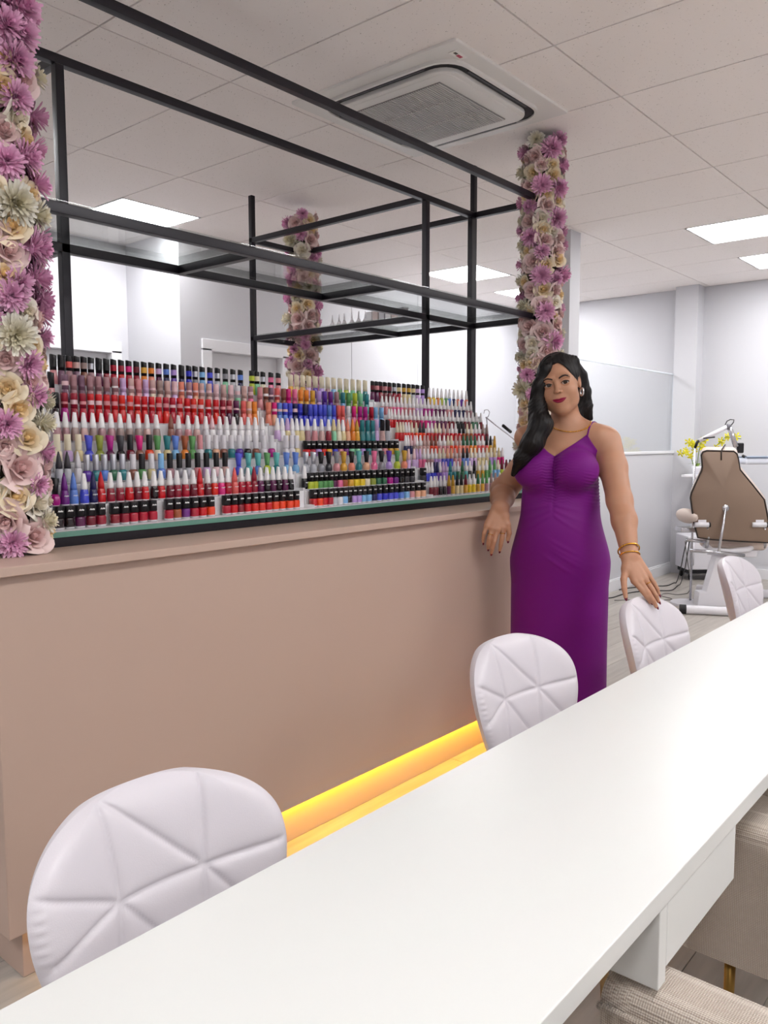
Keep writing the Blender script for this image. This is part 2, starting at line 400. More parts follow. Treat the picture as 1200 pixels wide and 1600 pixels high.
# base rail under the glass plate
fbox((XL-.01, YA, zb), (XE+.02, YA+.03, 1.113), 'base_rail')
fbox((XL-.01, YB-.01, zb), (XE+.02, YB+.02, 1.113), 'base_rail')
M_glass = glass_mat('clear_glass', (.95, .97, .96))
M_gedge = mat('green_glass_edge', '#5f8f80', .15, coat=.5)
def shelf_glass(lo, hi):
    fbox(lo, hi, 'glass_shelf', M_glass, 0)
gz0, gz1 = ZC+.0005, ZC+.0065
for a, b in ((XL, 1.874), (1.876, 2.634), (2.636, XE)): shelf_glass((a, YA+.004, gz0), (b, YB+t-.004, gz1))
for a, b in ((YB+t, 3.134), (3.136, YR+t-.004)): shelf_glass((XQ+.004, a, gz0), (XE, b, gz1))
bp = fbox((XL, YA-.006, 1.1132), (XE+.03, YB+.03, 1.129), 'base_glass', M_trim, 0)
g2 = MB().box(Vector((XL, YA-.0095, 1.1134))-fr0, Vector((XE+.03, YA-.0062, 1.1288))-fr0).obj('glass_edge', M_gedge, bp)

# ================================================================ table
M_tab = mat('white_laminate', '#dcdddb', .3, var=(2.0, .01))
M_tab2 = M_tab
tb0 = Vector((2.0, .63, 0))
tb = thing('nail_table', 'long narrow white laminate manicure table with a drawer box below', 'table', tb0)
def tbox(lo, hi, name, m, bevel=.002): return MB().box(Vector(lo)-tb0, Vector(hi)-tb0).obj(name, m, tb, bevel=bevel)
tbox((-.9, .399, .728), (4.7, .863, .760), 'top', M_tab)
tbox((1.0965, .401, .630), (1.403, .86, .7285), 'drawer', M_tab2)
tbox((1.068, .401, .608), (1.096, .855, .7285), 'side_panel', M_tab2)
tbox((1.068, .56, 0), (1.096, .855, .608), 'leg_panel', M_tab2)
for x in (-.5, 2.45, 4.6): tbox((x, .44, 0), (x+.03, .83, .7285), 'leg_panel', M_tab2)
# ================================================================ nail polish racks
PAL = {'black': '#141216', 'near-black': '#1e0d14', 'plum': '#5c1a4a', 'purple': '#6b1f7e', 'violet': '#5a2fa0', 'magenta': '#b01a86', 'hot pink': '#d81f7c',
       'burgundy': '#6f1226', 'maroon': '#861b2a', 'wine': '#92172f', 'crimson': '#b01430', 'red': '#c8161f', 'scarlet': '#d9291c', 'orange-red': '#ea4420', 'orange': '#e8862c',
       'coral': '#e0605c', 'salmon': '#e88a72', 'peach': '#eab08e', 'rose': '#d38c92', 'pink': '#e8709c', 'pale pink': '#e6c2c8', 'nude': '#cda9a4', 'mauve': '#a97f86', 'brown': '#8a5446',
       'taupe': '#9c8580', 'dusty purple': '#7c5a70', 'lavender': '#b494d8', 'lilac': '#cdaedb', 'navy': '#1c1c52', 'royal blue': '#2f35c4', 'blue': '#4a52cf', 'cornflower blue': '#5f84d6',
       'sky blue': '#7fb4e2', 'teal': '#2d7f88', 'turquoise': '#5fb5b4', 'mint': '#84c8a0', 'green': '#5c9a5a', 'dark green': '#2f6a4c', 'lime': '#b8c63a', 'olive': '#8f9a3a', 'yellow': '#f0cf30',
       'gold': '#c79a34', 'honey': '#dfa83e', 'cream': '#e9dfc6', 'champagne': '#dccb9a', 'white': '#f2f0f2', 'silver': '#b9bac2', 'grey': '#8d8c94', 'charcoal': '#3a383e', 'clear': '#d9d6dc', 'rust': '#a0522d'}
_pm = {}
def pm(c, kind='polish'):
    k = (c, kind)
    if k not in _pm:
        if kind == 'polish': _pm[k] = mat('polish_'+c.replace(' ', '_'), PAL[c], .12, coat=.6, var=(90, .12))
        else: _pm[k] = mat('cap_'+c.replace(' ', '_'), PAL[c], .35, metal=.85 if c == 'silver' else 0.0)
    return _pm[k]
M_clear = mat('clear_glass_foot', '#dfdde2', .08, coat=.5)
M_ltr = mat('white_lettering', '#f4f4f4', .5)
def text_mesh(txt, w, bold=0.0):
    cu = bpy.data.curves.new('lettering', 'FONT'); cu.body = txt; cu.align_x = 'CENTER'; cu.align_y = 'CENTER'; cu.size = .01; cu.offset = bold; cu.resolution_u = 2; cu.shear = .25
    ob = bpy.data.objects.new('lettering', cu); COL.objects.link(ob); bpy.context.view_layer.update()
    dg = bpy.context.evaluated_depsgraph_get(); me = bpy.data.meshes.new_from_object(ob.evaluated_get(dg))
    bpy.data.objects.remove(ob)
    xs = [v.co.x for v in me.vertices]; k = w/(max(xs)-min(xs))
    for v in me.vertices: v.co = Vector((v.co.x*k, 0, v.co.y*k))      # stands upright, faces -y
    me.materials.clear(); me.materials.append(M_ltr); me.name = 'lettering'; return me
TX_A = text_mesh('Anita', .0165, .0004); TX_R = text_mesh('risqué', .0155, .0002)
def foot(mb, me):                          # faces of the clear thick glass foot use slot 1
    me.materials.append(None); me.materials.append(M_clear)
def body_mesh(prof, p, name, seg=12):
    mb = MB().lathe(prof, seg, p=p); me = mb.mesh(name, True)
    me.materials.append(bpy.data.materials['clear_glass_foot']); me.materials.append(M_clear)
    for f in me.polygons:
        if max(me.vertices[i].co.z for i in f.vertices) <= prof[1][1]+1e-6: f.material_index = 1
        if f.normal.z > .9 or f.normal.z < -.9: f.use_smooth = False
    return me
def cap_mesh(prof, name, p=2.0, seg=12, slant=0.0):
    mb = MB().lathe(prof, seg, p=p); zt = prof[-1][1]
    if slant: mb.v = [(x, y, z-(slant*(x/prof[-1][0]*.5+.5) if z >= zt-1e-6 else 0)) for x, y, z in mb.v]
    me = mb.mesh(name, True)
    for f in me.polygons:
        if abs(f.normal.z) > .6: f.use_smooth = False
    me.materials.append(M_clear); return me
BT = {}   # type -> (body mesh, body height, cap mesh, cap height)
def deft(k, bprof, bp, cprof, cp=2.0, slant=0.0):
    BT[k] = (body_mesh(bprof, bp, 'nail_polish_bottle'), cap_mesh([(r, z+bprof[-1][1]-.0005) for r, z in cprof], 'cap', cp, slant=slant), bprof[-1][1], bprof[-1][1]+cprof[-1][1])
deft('square', [(.0125, 0), (.0125, .005), (.0128, .006), (.0132, .010), (.0132, .027), (.0125, .031), (.009, .0335)], 5.0, [(.0122, 0), (.0122, .032), (.0118, .0335)], 6.0)
deft('cone', [(.0118, 0), (.0118, .005), (.0125, .007), (.0128, .016), (.0112, .036), (.0100, .044), (.0092, .046)], 3.0, [(.0098, 0), (.0098, .006), (.0078, .028), (.0052, .048), (.0046, .050)], 2.4, .004)
deft('sharp', [(.0118, 0), (.0118, .005), (.0125, .007), (.0128, .016), (.0112, .036), (.0100, .044), (.0092, .046)], 3.0, [(.0098, 0), (.0096, .012), (.0058, .036), (.0018, .052)], 2.2)
deft('cyl', [(.0115, 0), (.0115, .004), (.0135, .007), (.0138, .025), (.0125, .034), (.008, .038)], 2.6, [(.0098, 0), (.0100, .002), (.0100, .048), (.0093, .050)])
deft('flare', [(.0115, 0), (.0115, .004), (.0145, .010), (.0145, .024), (.011, .033), (.0075, .037)], 2.2, [(.0080, 0), (.0092, .015), (.0128, .046), (.0118, .049)], 2.2, .004)
deft('tall', [(.0135, 0), (.0135, .004), (.0140, .008), (.0125, .028), (.0105, .044), (.0098, .048)], 2.4, [(.0108, 0), (.0108, .046), (.0100, .048)])
deft('slant', [(.0125, 0), (.0125, .004), (.0130, .008), (.0120, .030), (.0105, .046), (.0100, .050)], 2.4, [(.0105, 0), (.0106, .048), (.0104, .052)], 2.2, .007)
deft('slim', [(.0095, 0), (.0095, .004), (.0100, .007), (.0098, .034), (.0085, .042)], 2.4, [(.0082, 0), (.0078, .016), (.0042, .048), (.0036, .050)], 2.2)
BAND = MB().lathe([(.0112, 0), (.0112, .020)], 12, cap=False).mesh('label_band', True); BAND.materials.append(M_clear)
CAPN = {'square': 'square cap', 'cone': 'white blunt cone cap', 'sharp': 'pointed cap', 'cyl': 'cylinder cap', 'flare': 'flared cap', 'tall': 'tall cap', 'slant': 'slanted cap', 'slim': 'slim cone cap'}
TZ = lambda k: 1.1295+.062*k
TYk = lambda k: 2.20+.05*k
ORD = ['bottom', 'second', 'third', 'fourth', 'fifth', 'sixth', 'seventh', 'topmost']
RACKS = {'wide': (1.085, 2.155), 'middle': (2.165, 2.905), 'far': (2.915, 3.735)}
# every bottle: tier, pixel column, shape, polish colour, cap colour, band colour
B = []
def put(k, px, ty, body, cap, band=None): B.append((k, px, ty, body, cap, band))
def run(k, p0, p1, n, ty, bodies, caps, bands=(None,)):
    for i in range(n):
        put(k, p0+(p1-p0)*i/max(1, n-1), ty, bodies[i*len(bodies)//n], caps[i*len(caps)//n], bands[i*len(bands)//n])
BK = ('black',); WH = ('white',)
# bottom tier: square bottles with lettered black caps, in five groups
run(0, 91, 157, 5, 'square', ['near-black', 'near-black', 'plum', 'burgundy', 'wine'], BK)
run(0, 178, 238, 5, 'square', ['maroon', 'wine', 'crimson', 'crimson', 'crimson'], BK)
run(0, 263, 328, 6, 'square', ['crimson', 'rust', 'purple', 'crimson', 'red', 'orange-red'], BK)
run(0, 353, 462, 11, 'square', ['crimson', 'red', 'maroon', 'red', 'scarlet', 'scarlet', 'red', 'orange-red', 'orange-red', 'orange-red', 'orange-red'], BK)
run(0, 481, 660, 22, 'square', ['red', 'orange-red', 'red', 'crimson', 'silver', 'clear', 'sky blue', 'black', 'lavender', 'lavender', 'sky blue', 'sky blue', 'navy', 'blue', 'royal blue', 'blue', 'blue', 'cornflower blue', 'sky blue', 'rose', 'peach', 'peach', 'rose'][:22], BK)
# second tier
put(1, 85, 'flare', 'magenta', 'black'); put(1, 100, 'sharp', 'purple', 'purple'); put(1, 115, 'sharp', 'cornflower blue', 'cornflower blue'); put(1, 131, 'cone', 'blue', 'white')
put(1, 145, 'sharp', 'navy', 'navy'); put(1, 158, 'sharp', 'red', 'red')
for px, c in ((172, 'wine'), (187, 'wine'), (201, 'red'), (214.6, 'burgundy'), (226, 'red'), (240, 'near-black'), (251, 'red'), (265, 'burgundy'), (276.5, 'wine'), (289, 'crimson'), (301, 'burgundy')): put(1, px, 'cone', c, 'white')
put(1, 312, 'sharp', 'red', 'red'); put(1, 324, 'cone', 'burgundy', 'white'); put(1, 335, 'cone', 'scarlet', 'white'); put(1, 345, 'cone', 'hot pink', 'white'); put(1, 355.7, 'cone', 'crimson', 'white')
put(1, 366, 'sharp', 'coral', 'coral'); put(1, 377, 'cone', 'crimson', 'white'); put(1, 387, 'cone', 'crimson', 'white'); put(1, 397.5, 'sharp', 'wine', 'wine')
run(1, 407, 463, 7, 'cone', ['plum', 'near-black', 'plum', 'near-black', 'plum', 'black', 'black'], WH)
run(1, 477, 652, 21, 'square', ['lime', 'lime', 'green', 'green', 'green', 'plum', 'pink', 'rust', 'honey', 'yellow', 'yellow', 'cream', 'olive', 'dark green', 'dark green', 'magenta', 'purple', 'black', 'charcoal', 'charcoal', 'charcoal'], BK)
# third tier
for px, ty, c, cp in ((76, 'cyl', 'grey', 'grey'), (91, 'sharp', 'silver', 'charcoal'), (105, 'sharp', 'silver', 'charcoal'), (121, 'sharp', 'clear', 'clear')): put(2, px, ty, c, cp)
run(2, 135, 191, 5, 'cyl', ['violet', 'teal', 'cornflower blue', 'dark green', 'teal'], ['silver'])
run(2, 207, 251, 4, 'cyl', ['brown', 'green', 'champagne', 'cornflower blue'], ['clear', 'black', 'clear', 'sky blue'])
run(2, 265, 352, 7, 'cyl', ['mauve', 'grey', 'silver', 'rose', 'lilac', 'pale pink', 'nude'], BK)
run(2, 373, 462, 7, 'flare', ['blue', 'turquoise', 'cornflower blue', 'lime', 'teal', 'sky blue', 'sky blue'], ['blue', 'turquoise', 'turquoise', 'green', 'turquoise', 'cornflower blue', 'cornflower blue'])
run(2, 478, 632, 14, 'flare', ['silver', 'silver', 'grey', 'charcoal', 'rose', 'honey', 'salmon', 'teal', 'peach', 'pink', 'grey', 'lavender', 'lime', 'salmon'], ['silver', 'silver', 'black', 'black', 'grey', 'gold', 'black', 'turquoise', 'black', 'pink', 'black', 'violet', 'green', 'gold'])
# fourth tier
for px, ty, c, cp in ((88, 'cyl', 'cream', 'cream'), (105, 'cyl', 'lilac', 'cream'), (122, 'cyl', 'champagne', 'cream'), (138, 'flare', 'blue', 'blue'), (155, 'flare', 'olive', 'olive'), (171, 'flare', 'plum', 'magenta'),
                      (187, 'flare', 'black', 'charcoal'), (203, 'cyl', 'burgundy', 'black'), (217, 'flare', 'brown', 'hot pink'), (232, 'cyl', 'orange-red', 'black'), (245.5, 'flare', 'cream', 'green'), (260, 'flare', 'champagne', 'teal'),
                      (273.5, 'flare', 'sky blue', 'cornflower blue'), (288, 'flare', 'orange', 'rust'), (301, 'flare', 'green', 'green'), (313, 'cyl', 'clear', 'rose'), (325, 'cyl', 'teal', 'clear')): put(3, px, ty, c, cp)
run(3, 337, 462, 11, 'cyl', ['peach', 'brown', 'teal', 'violet', 'near-black', 'brown', 'clear', 'magenta', 'clear', 'clear', 'champagne'], ['clear'])
run(3, 479, 618, 17, 'square', ['red', 'crimson', 'lavender', 'scarlet', 'honey', 'royal blue', 'rose', 'purple', 'mint', 'mint', 'lavender', 'teal', 'charcoal', 'silver', 'rose', 'gold', 'gold'], BK)
# fifth tier
run(4, 87, 243, 12, 'cone', ['mauve', 'mauve', 'taupe', 'nude', 'taupe', 'mauve', 'mauve', 'taupe', 'taupe', 'taupe', 'nude', 'taupe'], WH)
put(4, 265.5, 'sharp', 'brown', 'brown'); run(4, 278, 322, 4, 'cone', ['mauve', 'rose', 'nude', 'clear'], WH); put(4, 332, 'sharp', 'white', 'pale pink')
run(4, 343, 432, 9, 'cone', ['clear', 'white', 'white', 'white', 'white', 'white', 'clear', 'lilac', 'white'], WH)
run(4, 441, 470, 4, 'cone', ['champagne', 'clear', 'champagne', 'champagne'], ['lilac', 'white', 'white', 'white'])
run(4, 480, 513, 4, 'cone', ['mauve', 'rose', 'nude', 'wine'], WH)
run(4, 521, 536, 3, 'cone', ['mint', 'cream', 'champagne'], ['champagne', 'cream', 'white']); run(4, 543, 558, 3, 'sharp', ['peach', 'orange', 'honey'], ['salmon', 'orange', 'gold'])
run(4, 566, 582, 3, 'tall', ['teal'], ['teal']); run(4, 588, 606, 3, 'slant', ['lilac', 'nude', 'silver'], ['lilac', 'black', 'black'])
# sixth tier
put(5, 85, 'tall', 'near-black', 'black'); put(5, 99, 'tall', 'magenta', 'wine')
run(5, 114, 338, 20, 'tall', ['wine', 'crimson', 'crimson', 'red', 'crimson', 'red', 'red', 'crimson', 'scarlet', 'red', 'crimson', 'red', 'scarlet', 'crimson', 'red', 'crimson', 'red', 'red', 'crimson', 'scarlet'], ['wine', 'red', 'red', 'scarlet', 'red', 'red', 'crimson', 'red', 'scarlet', 'red'])
run(5, 348, 369, 3, 'tall', ['wine', 'plum', 'near-black'], ['wine', 'wine', 'plum'])
run(5, 380, 414, 5, 'tall', ['coral', 'salmon', 'orange', 'salmon', 'peach'], ['coral', 'peach', 'orange', 'salmon', 'hot pink'])
run(5, 423, 519, 12, 'tall', ['cornflower blue', 'cornflower blue', 'blue', 'navy', 'royal blue', 'royal blue', 'royal blue', 'blue', 'blue', 'blue', 'cornflower blue', 'blue'], ['cornflower blue', 'blue', 'blue', 'navy', 'royal blue', 'navy', 'blue', 'blue', 'blue', 'blue', 'cornflower blue', 'blue'])
run(5, 526, 580, 7, 'tall', ['crimson', 'coral', 'clear', 'pink', 'hot pink', 'magenta', 'crimson'], ['coral', 'coral', 'clear', 'hot pink', 'magenta', 'magenta', 'crimson']); run(5, 587, 596, 2, 'tall', ['sky blue'], ['sky blue'])
# seventh tier
put(6, 77, 'slant', 'rose', 'black'); run(6, 99, 190, 8, 'tall', ['dusty purple', 'mauve', 'dusty purple', 'mauve', 'mauve', 'dusty purple', 'mauve', 'lilac'], ['dusty purple', 'mauve', 'dusty purple', 'mauve', 'mauve', 'mauve', 'mauve', 'lilac'])
run(6, 203, 372, 16, 'tall', ['nude', 'rose', 'lilac', 'cream', 'nude', 'nude', 'lilac', 'salmon', 'lilac', 'peach', 'nude', 'nude', 'pale pink', 'nude', 'nude', 'mint'], ['nude', 'rose', 'lilac', 'nude', 'taupe', 'nude', 'pale pink', 'salmon', 'mauve', 'salmon', 'nude', 'nude', 'pale pink', 'nude', 'pale pink', 'clear'])
run(6, 382, 443, 7, 'tall', ['nude', 'pink', 'rose', 'brown', 'taupe', 'salmon', 'brown'], ['nude', 'mauve', 'rose', 'brown', 'dusty purple', 'coral', 'brown'])
run(6, 451, 573, 14, 'tall', ['hot pink', 'pink', 'honey', 'honey', 'honey', 'lilac', 'violet', 'violet', 'mauve', 'sky blue', 'green', 'lime', 'green', 'turquoise'], ['hot pink', 'pink', 'orange', 'orange', 'honey', 'lavender', 'violet', 'purple', 'mauve', 'teal', 'green', 'lime', 'mint', 'teal'])
# topmost tier
run(7, 80, 435, 31, 'slant', ['rose', 'dusty purple', 'mauve', 'dusty purple', 'brown', 'mauve', 'plum', 'wine', 'crimson', 'red', 'crimson', 'wine', 'orange', 'salmon', 'plum', 'navy', 'violet', 'navy', 'royal blue', 'grey', 'sky blue', 'blue', 'silver', 'mint', 'silver', 'navy', 'lime', 'mint', 'cream', 'pink', 'rose'], BK,
    ['black', 'black', 'coral', 'nude', 'taupe', 'silver', 'black', 'black', 'crimson', 'wine', 'hot pink', 'burgundy', 'honey', 'orange', 'lilac', 'cornflower blue', 'lavender', 'black', 'royal blue', 'silver', 'sky blue', 'blue', 'silver', 'grey', 'silver', 'cornflower blue', 'lime', 'cream', 'silver', 'pink', 'rose'])
run(7, 454, 570, 13, 'slant', ['honey', 'champagne', 'honey', 'lilac', 'violet', 'lavender', 'mauve', 'sky blue', 'green', 'lime', 'mint', 'green', 'teal'], ['cream'])
run(7, 580, 660, 12, 'slant', ['plum', 'plum', 'wine', 'burgundy', 'burgundy', 'wine', 'crimson', 'champagne', 'champagne', 'silver', 'lilac', 'lavender'], BK, ['burgundy', 'rose', 'burgundy', 'rose', 'burgundy', 'silver', 'champagne', 'gold', 'gold', 'champagne', 'lilac', 'lavender'])
# far rack: slim cone-capped bottles
run(7, 671, 741, 12, 'slim', ['honey', 'yellow', 'orange', 'lime', 'green', 'cornflower blue', 'navy', 'salmon', 'violet', 'salmon', 'coral', 'coral'], WH)
run(6, 597, 754, 27, 'slim', ['rose', 'pink', 'rose', 'lilac', 'magenta', 'plum', 'rose', 'navy', 'mauve', 'rust'], WH)
run(5, 604, 757, 26, 'slim', ['red', 'crimson', 'red', 'wine', 'hot pink', 'magenta', 'plum', 'burgundy', 'black', 'burgundy', 'dark green', 'maroon'], WH)
run(4, 613, 773, 27, 'slim', ['red', 'scarlet', 'orange-red', 'red', 'crimson', 'red', 'rust', 'crimson', 'burgundy'], ['cream', 'white', 'cream', 'charcoal', 'white', 'cream', 'nude', 'white', 'black', 'cream', 'white', 'taupe', 'charcoal'])
run(3, 626, 785, 27, 'slim', ['navy', 'taupe', 'nude', 'orange-red', 'rose', 'orange-red', 'salmon', 'orange', 'coral', 'gold', 'gold'], ['white', 'pale pink', 'white', 'nude', 'brown', 'white', 'cream', 'nude', 'dark green', 'dark green', 'white', 'black', 'honey', 'gold'])
run(2, 638, 797, 27, 'slim', ['lilac', 'pink', 'mauve', 'lavender', 'blue', 'rose', 'cornflower blue', 'lilac', 'champagne', 'lavender', 'hot pink', 'cornflower blue'], ['pale pink', 'lilac', 'white', 'white', 'cream', 'peach', 'nude', 'black', 'cream', 'white', 'cream', 'champagne', 'white', 'cream'])
run(1, 653, 797, 24, 'slim', ['blue', 'royal blue', 'violet', 'lavender', 'teal', 'dark green', 'turquoise', 'black', 'gold', 'green', 'sky blue', 'lime', 'sky blue'], ['white', 'white', 'navy', 'white', 'lilac', 'teal', 'white', 'dark green', 'white', 'black', 'cream', 'white', 'green', 'cream', 'burgundy', 'charcoal'])
run(0, 668, 800, 21, 'slim', ['burgundy', 'burgundy', 'near-black', 'plum', 'gold', 'champagne', 'honey', 'yellow', 'gold', 'honey', 'mauve', 'purple', 'olive', 'sky blue', 'lavender'], ['white', 'clear', 'white', 'gold', 'black', 'burgundy', 'white', 'dark green', 'green', 'taupe', 'cream', 'white', 'cream'])

M_acr = mat('white_acrylic', '#f0eff2', .18, coat=.3)
M_acc = M_acr
for nm, (xa, xb) in RACKS.items():
    lab = {'wide': 'wide white acrylic stepped rack packed with eight tiers of nail polish', 'middle': 'stepped acrylic rack with lime and blue square nail polishes, between two other racks',
           'far': 'stepped acrylic rack of slim white-coned nail polishes beside the woman'}[nm]
    rk = thing('polish_rack', lab, 'rack', ((xa+xb)/2, 2.20, 1.129), group='nail polish racks')
    hw = (xb-xa)/2
    for k in range(8):
        z = .062*k+.0002; y = .05*k
        MB().box((-hw, y-.022, z-.0025 if k else 0), (hw, y+.0275, z+.0002)).obj('tier_shelf', M_acr, rk)
        if k < 7: MB().box((-hw, y+.0245, z+.0002), (hw, y+.0272, z+.062-.0025)).obj('riser', M_acr, rk)
    for sx in (-1, 1):                     # stepped side cheeks
        pts = [(-.022, 0)]
        for k in range(8): pts += [(.05*k-.022, .062*k+.012), (.05*k+.028-.0, .062*k+.012)] if k < 7 else [(.35-.022, .434+.012), (.378, .446)]
        pts += [(.378, 0)]
        xs = sorted((sx*hw, sx*(hw+.003)))
        MB().prism(pts, 'x', xs[0], xs[1]).obj('side_panel', M_acr, rk)

occ = {}
def resolve():
    """pixel column -> place on its tier; keep neighbours from touching"""
    rows = {}
    for b in B:
        k = b[0]; x = on_y(b[1], 800-45*k if b[1] < 300 else 770-23*k, TYk(k)).x
        rows.setdefault(k, []).append([x, b])
    out = []
    for k, r in rows.items():
        r.sort(key=lambda q: q[0]); last = -9; lastr = 0
        for x, b in r:
            rad = {'slim': .0105, 'flare': .0146, 'cyl': .0140, 'tall': .0141, 'slant': .0131, 'square': .0137}.get(b[2], .0131)
            x = max(x, last+lastr+rad+.0006); last = x; lastr = rad
            for xa, xb in RACKS.values():          # stay clear of the cheeks
                if abs(x-xa) < rad+.004: x = xa+rad+.004
                if abs(x-xb) < rad+.004: x = xb+.013+rad if xb < 3.7 else x
            last = x
            if x < 3.73-rad: out.append((x, k, b))
    return out
def bottle_parts(b):
    k, px, ty, body, cap, band = b
    return BT[ty]
PLACED = resolve()
single = [q for q in PLACED if q[2][2] != 'slim' and (q[2][1] < 474 or q[1] < 3)]
rest = [q for q in PLACED if q not in single]
JIT = random.Random(11)
def base_label(x, k, b):
    _, px, ty, body, cap, band = b
    capname = cap+' '+CAPN[ty].replace('white ', '')
    return '%s nail polish, %s, %s tier of %s' % (body, capname, ORD[k], 'wide rack' if x < 2.16 else ('middle rack' if x < 2.91 else 'far rack'))
def full_labels():
    byrow = {}
    for q in PLACED: byrow.setdefault(q[1], []).append(q)
    labs = {}
    for k, r in byrow.items():
        r.sort(key=lambda q: q[0])
        for i, q in enumerate(r):
            n1 = r[i-1][2][3] if i else None; n2 = r[i+1][2][3] if i+1 < len(r) else None
            labs[id(q)] = (base_label(*q), n1, n2)
    cnt = {}
    for v in labs.values(): cnt[v[0]] = cnt.get(v[0], 0)+1
    out = {}
    for q in single:
        l, n1, n2 = labs[id(q)]
        if cnt[l] > 1 and n1 and n2:
            l2 = l.replace('nail polish', 'polish')+', between %s and %s' % (n1, n2)
            if len(l2.split()) <= 16: l = l2
        out[id(q)] = l
    return out
LABELS = full_labels()
for q in single:
    x, k, b = q; _, px, ty, body, cap, band = b
    bm_, cm_, hb, ht = BT[ty]
    rack = 'wide rack' if x < 2.16 else ('middle rack' if x < 2.91 else 'far rack')
    o = link('nail_polish_bottle', bm_, pm(body)); o.location = (x, TYk(k)+JIT.uniform(-.002, .002), TZ(k)+.0003); o.rotation_euler = (0, 0, JIT.uniform(-.12, .12))
    tag(o, LABELS[id(q)], 'nail polish', 'nail polishes on the %s tier of the %s' % (ORD[k], rack))
    c = link('cap', cm_, pm(cap, 'cap'), o)
    if ty == 'square':
        tx = link('lettering', TX_A, M_ltr, c); tx.location = (0, -.01255, hb+.019)
    if ty in ('cone', 'sharp') and k == 1:
        tx = link('lettering', TX_R, M_ltr, o); tx.location = (0, -.01225, .030); tx.rotation_euler = (-.12, 0, 0)
    if band:
        bd = link('label_band', BAND, pm(band, 'cap'), c); bd.location = (0, 0, hb+.010)
    elif ty == 'tall':
        bd = link('label_band', BAND, pm('pale pink' if JIT.random() < .35 else ('rose' if cap in ('red', 'scarlet', 'crimson', 'wine') else ('white' if JIT.random() < .2 else cap)), 'cap'), c); bd.location = (0, 0, hb+.012)
        bd.scale = (1, 1, JIT.choice((.35, .5, .7)))
# the small bottles past three hundred: one object
MATS = {}; vs, fs, mi = [], [], []
def addm(me, M, m, foot_i=None):
    o = len(vs)
    if m.name not in MATS: MATS[m.name] = (len(MATS), m)
    if 'clear_glass_foot' not in MATS: MATS['clear_glass_foot'] = (len(MATS), M_clear)
    for v in me.vertices: vs.append(tuple(M @ v.co))
    for f in me.polygons:
        fs.append(tuple(i+o for i in f.vertices)); mi.append(MATS['clear_glass_foot'][0] if f.material_index == 1 else MATS[m.name][0])
for x, k, b in rest:
    _, px, ty, body, cap, band = b
    bm_, cm_, hb, ht = BT[ty]
    M = Matrix.Translation((x, TYk(k)+JIT.uniform(-.002, .002), TZ(k)+.0003)) @ Matrix.Rotation(JIT.uniform(-.1, .1), 4, 'Z')
    addm(bm_, M, pm(body)); addm(cm_, M, pm(cap, 'cap'))
    if ty == 'square': addm(TX_A, M @ Matrix.Translation((0, -.01255, hb+.019)), M_ltr)
    if band: addm(BAND, M @ Matrix.Translation((0, 0, hb+.010)), pm(band, 'cap'))
me = bpy.data.meshes.new('small_nail_polish_bottles'); me.from_pydata(vs, [], fs); me.update()
for i, m in sorted(MATS.values(), key=lambda q: q[0]): me.materials.append(m)
me.polygons.foreach_set('material_index', mi); me.polygons.foreach_set('use_smooth', [len(f) == 4 for f in fs])
so = bpy.data.objects.new('small_nail_polish_bottles', me); COL.objects.link(so)
tag(so, 'hundreds of small nail polish bottles filling the far tiers of the racks', 'nail polish', kind='stuff')
print('bottles single', len(single), 'rest', len(rest))
# ================================================================ flower columns
def petal_mat(name, rim, core):
    m, n, l, p = new_mat(name)
    tc = n.new('ShaderNodeTexCoord'); ln = n.new('ShaderNodeVectorMath'); ln.operation = 'LENGTH'
    mp = n.new('ShaderNodeMapping'); mp.inputs['Scale'].default_value = (1, 1, .25); l.new(tc.outputs['Object'], mp.inputs['Vector']); l.new(mp.outputs['Vector'], ln.inputs[0])
    r = n.new('ShaderNodeValToRGB'); r.color_ramp.elements[0].position = .1; r.color_ramp.elements[0].color = (*hexc(core), 1)
    r.color_ramp.elements[1].position = .75; r.color_ramp.elements[1].color = (*hexc(rim), 1)
    l.new(ln.outputs['Value'], r.inputs['Fac'])
    oi = n.new('ShaderNodeObjectInfo'); mr = n.new('ShaderNodeMapRange'); mr.inputs[3].default_value = .88; mr.inputs[4].default_value = 1.08; l.new(oi.outputs['Random'], mr.inputs[0])
    hv = n.new('ShaderNodeHueSaturation'); l.new(mr.outputs[0], hv.inputs['Value']); l.new(r.outputs['Color'], hv.inputs['Color']); l.new(hv.outputs['Color'], p.inputs['Base Color'])
    p.inputs['Roughness'].default_value = .65; p.inputs['Sheen Weight'].default_value = .15
    return m
FM = {'d': petal_mat('rose_dusty_pink', '#efd6d3', '#d9aeac'), 'c': petal_mat('rose_cream', '#f4e6cc', '#ecca8e'), 'w': petal_mat('rose_ivory', '#f2ece0', '#e2d6bc'),
      'p': petal_mat('mum_pink', '#f2bfdd', '#e29ac6'), 'W': petal_mat('mum_ivory', '#f3efe4', '#e6dcb8')}
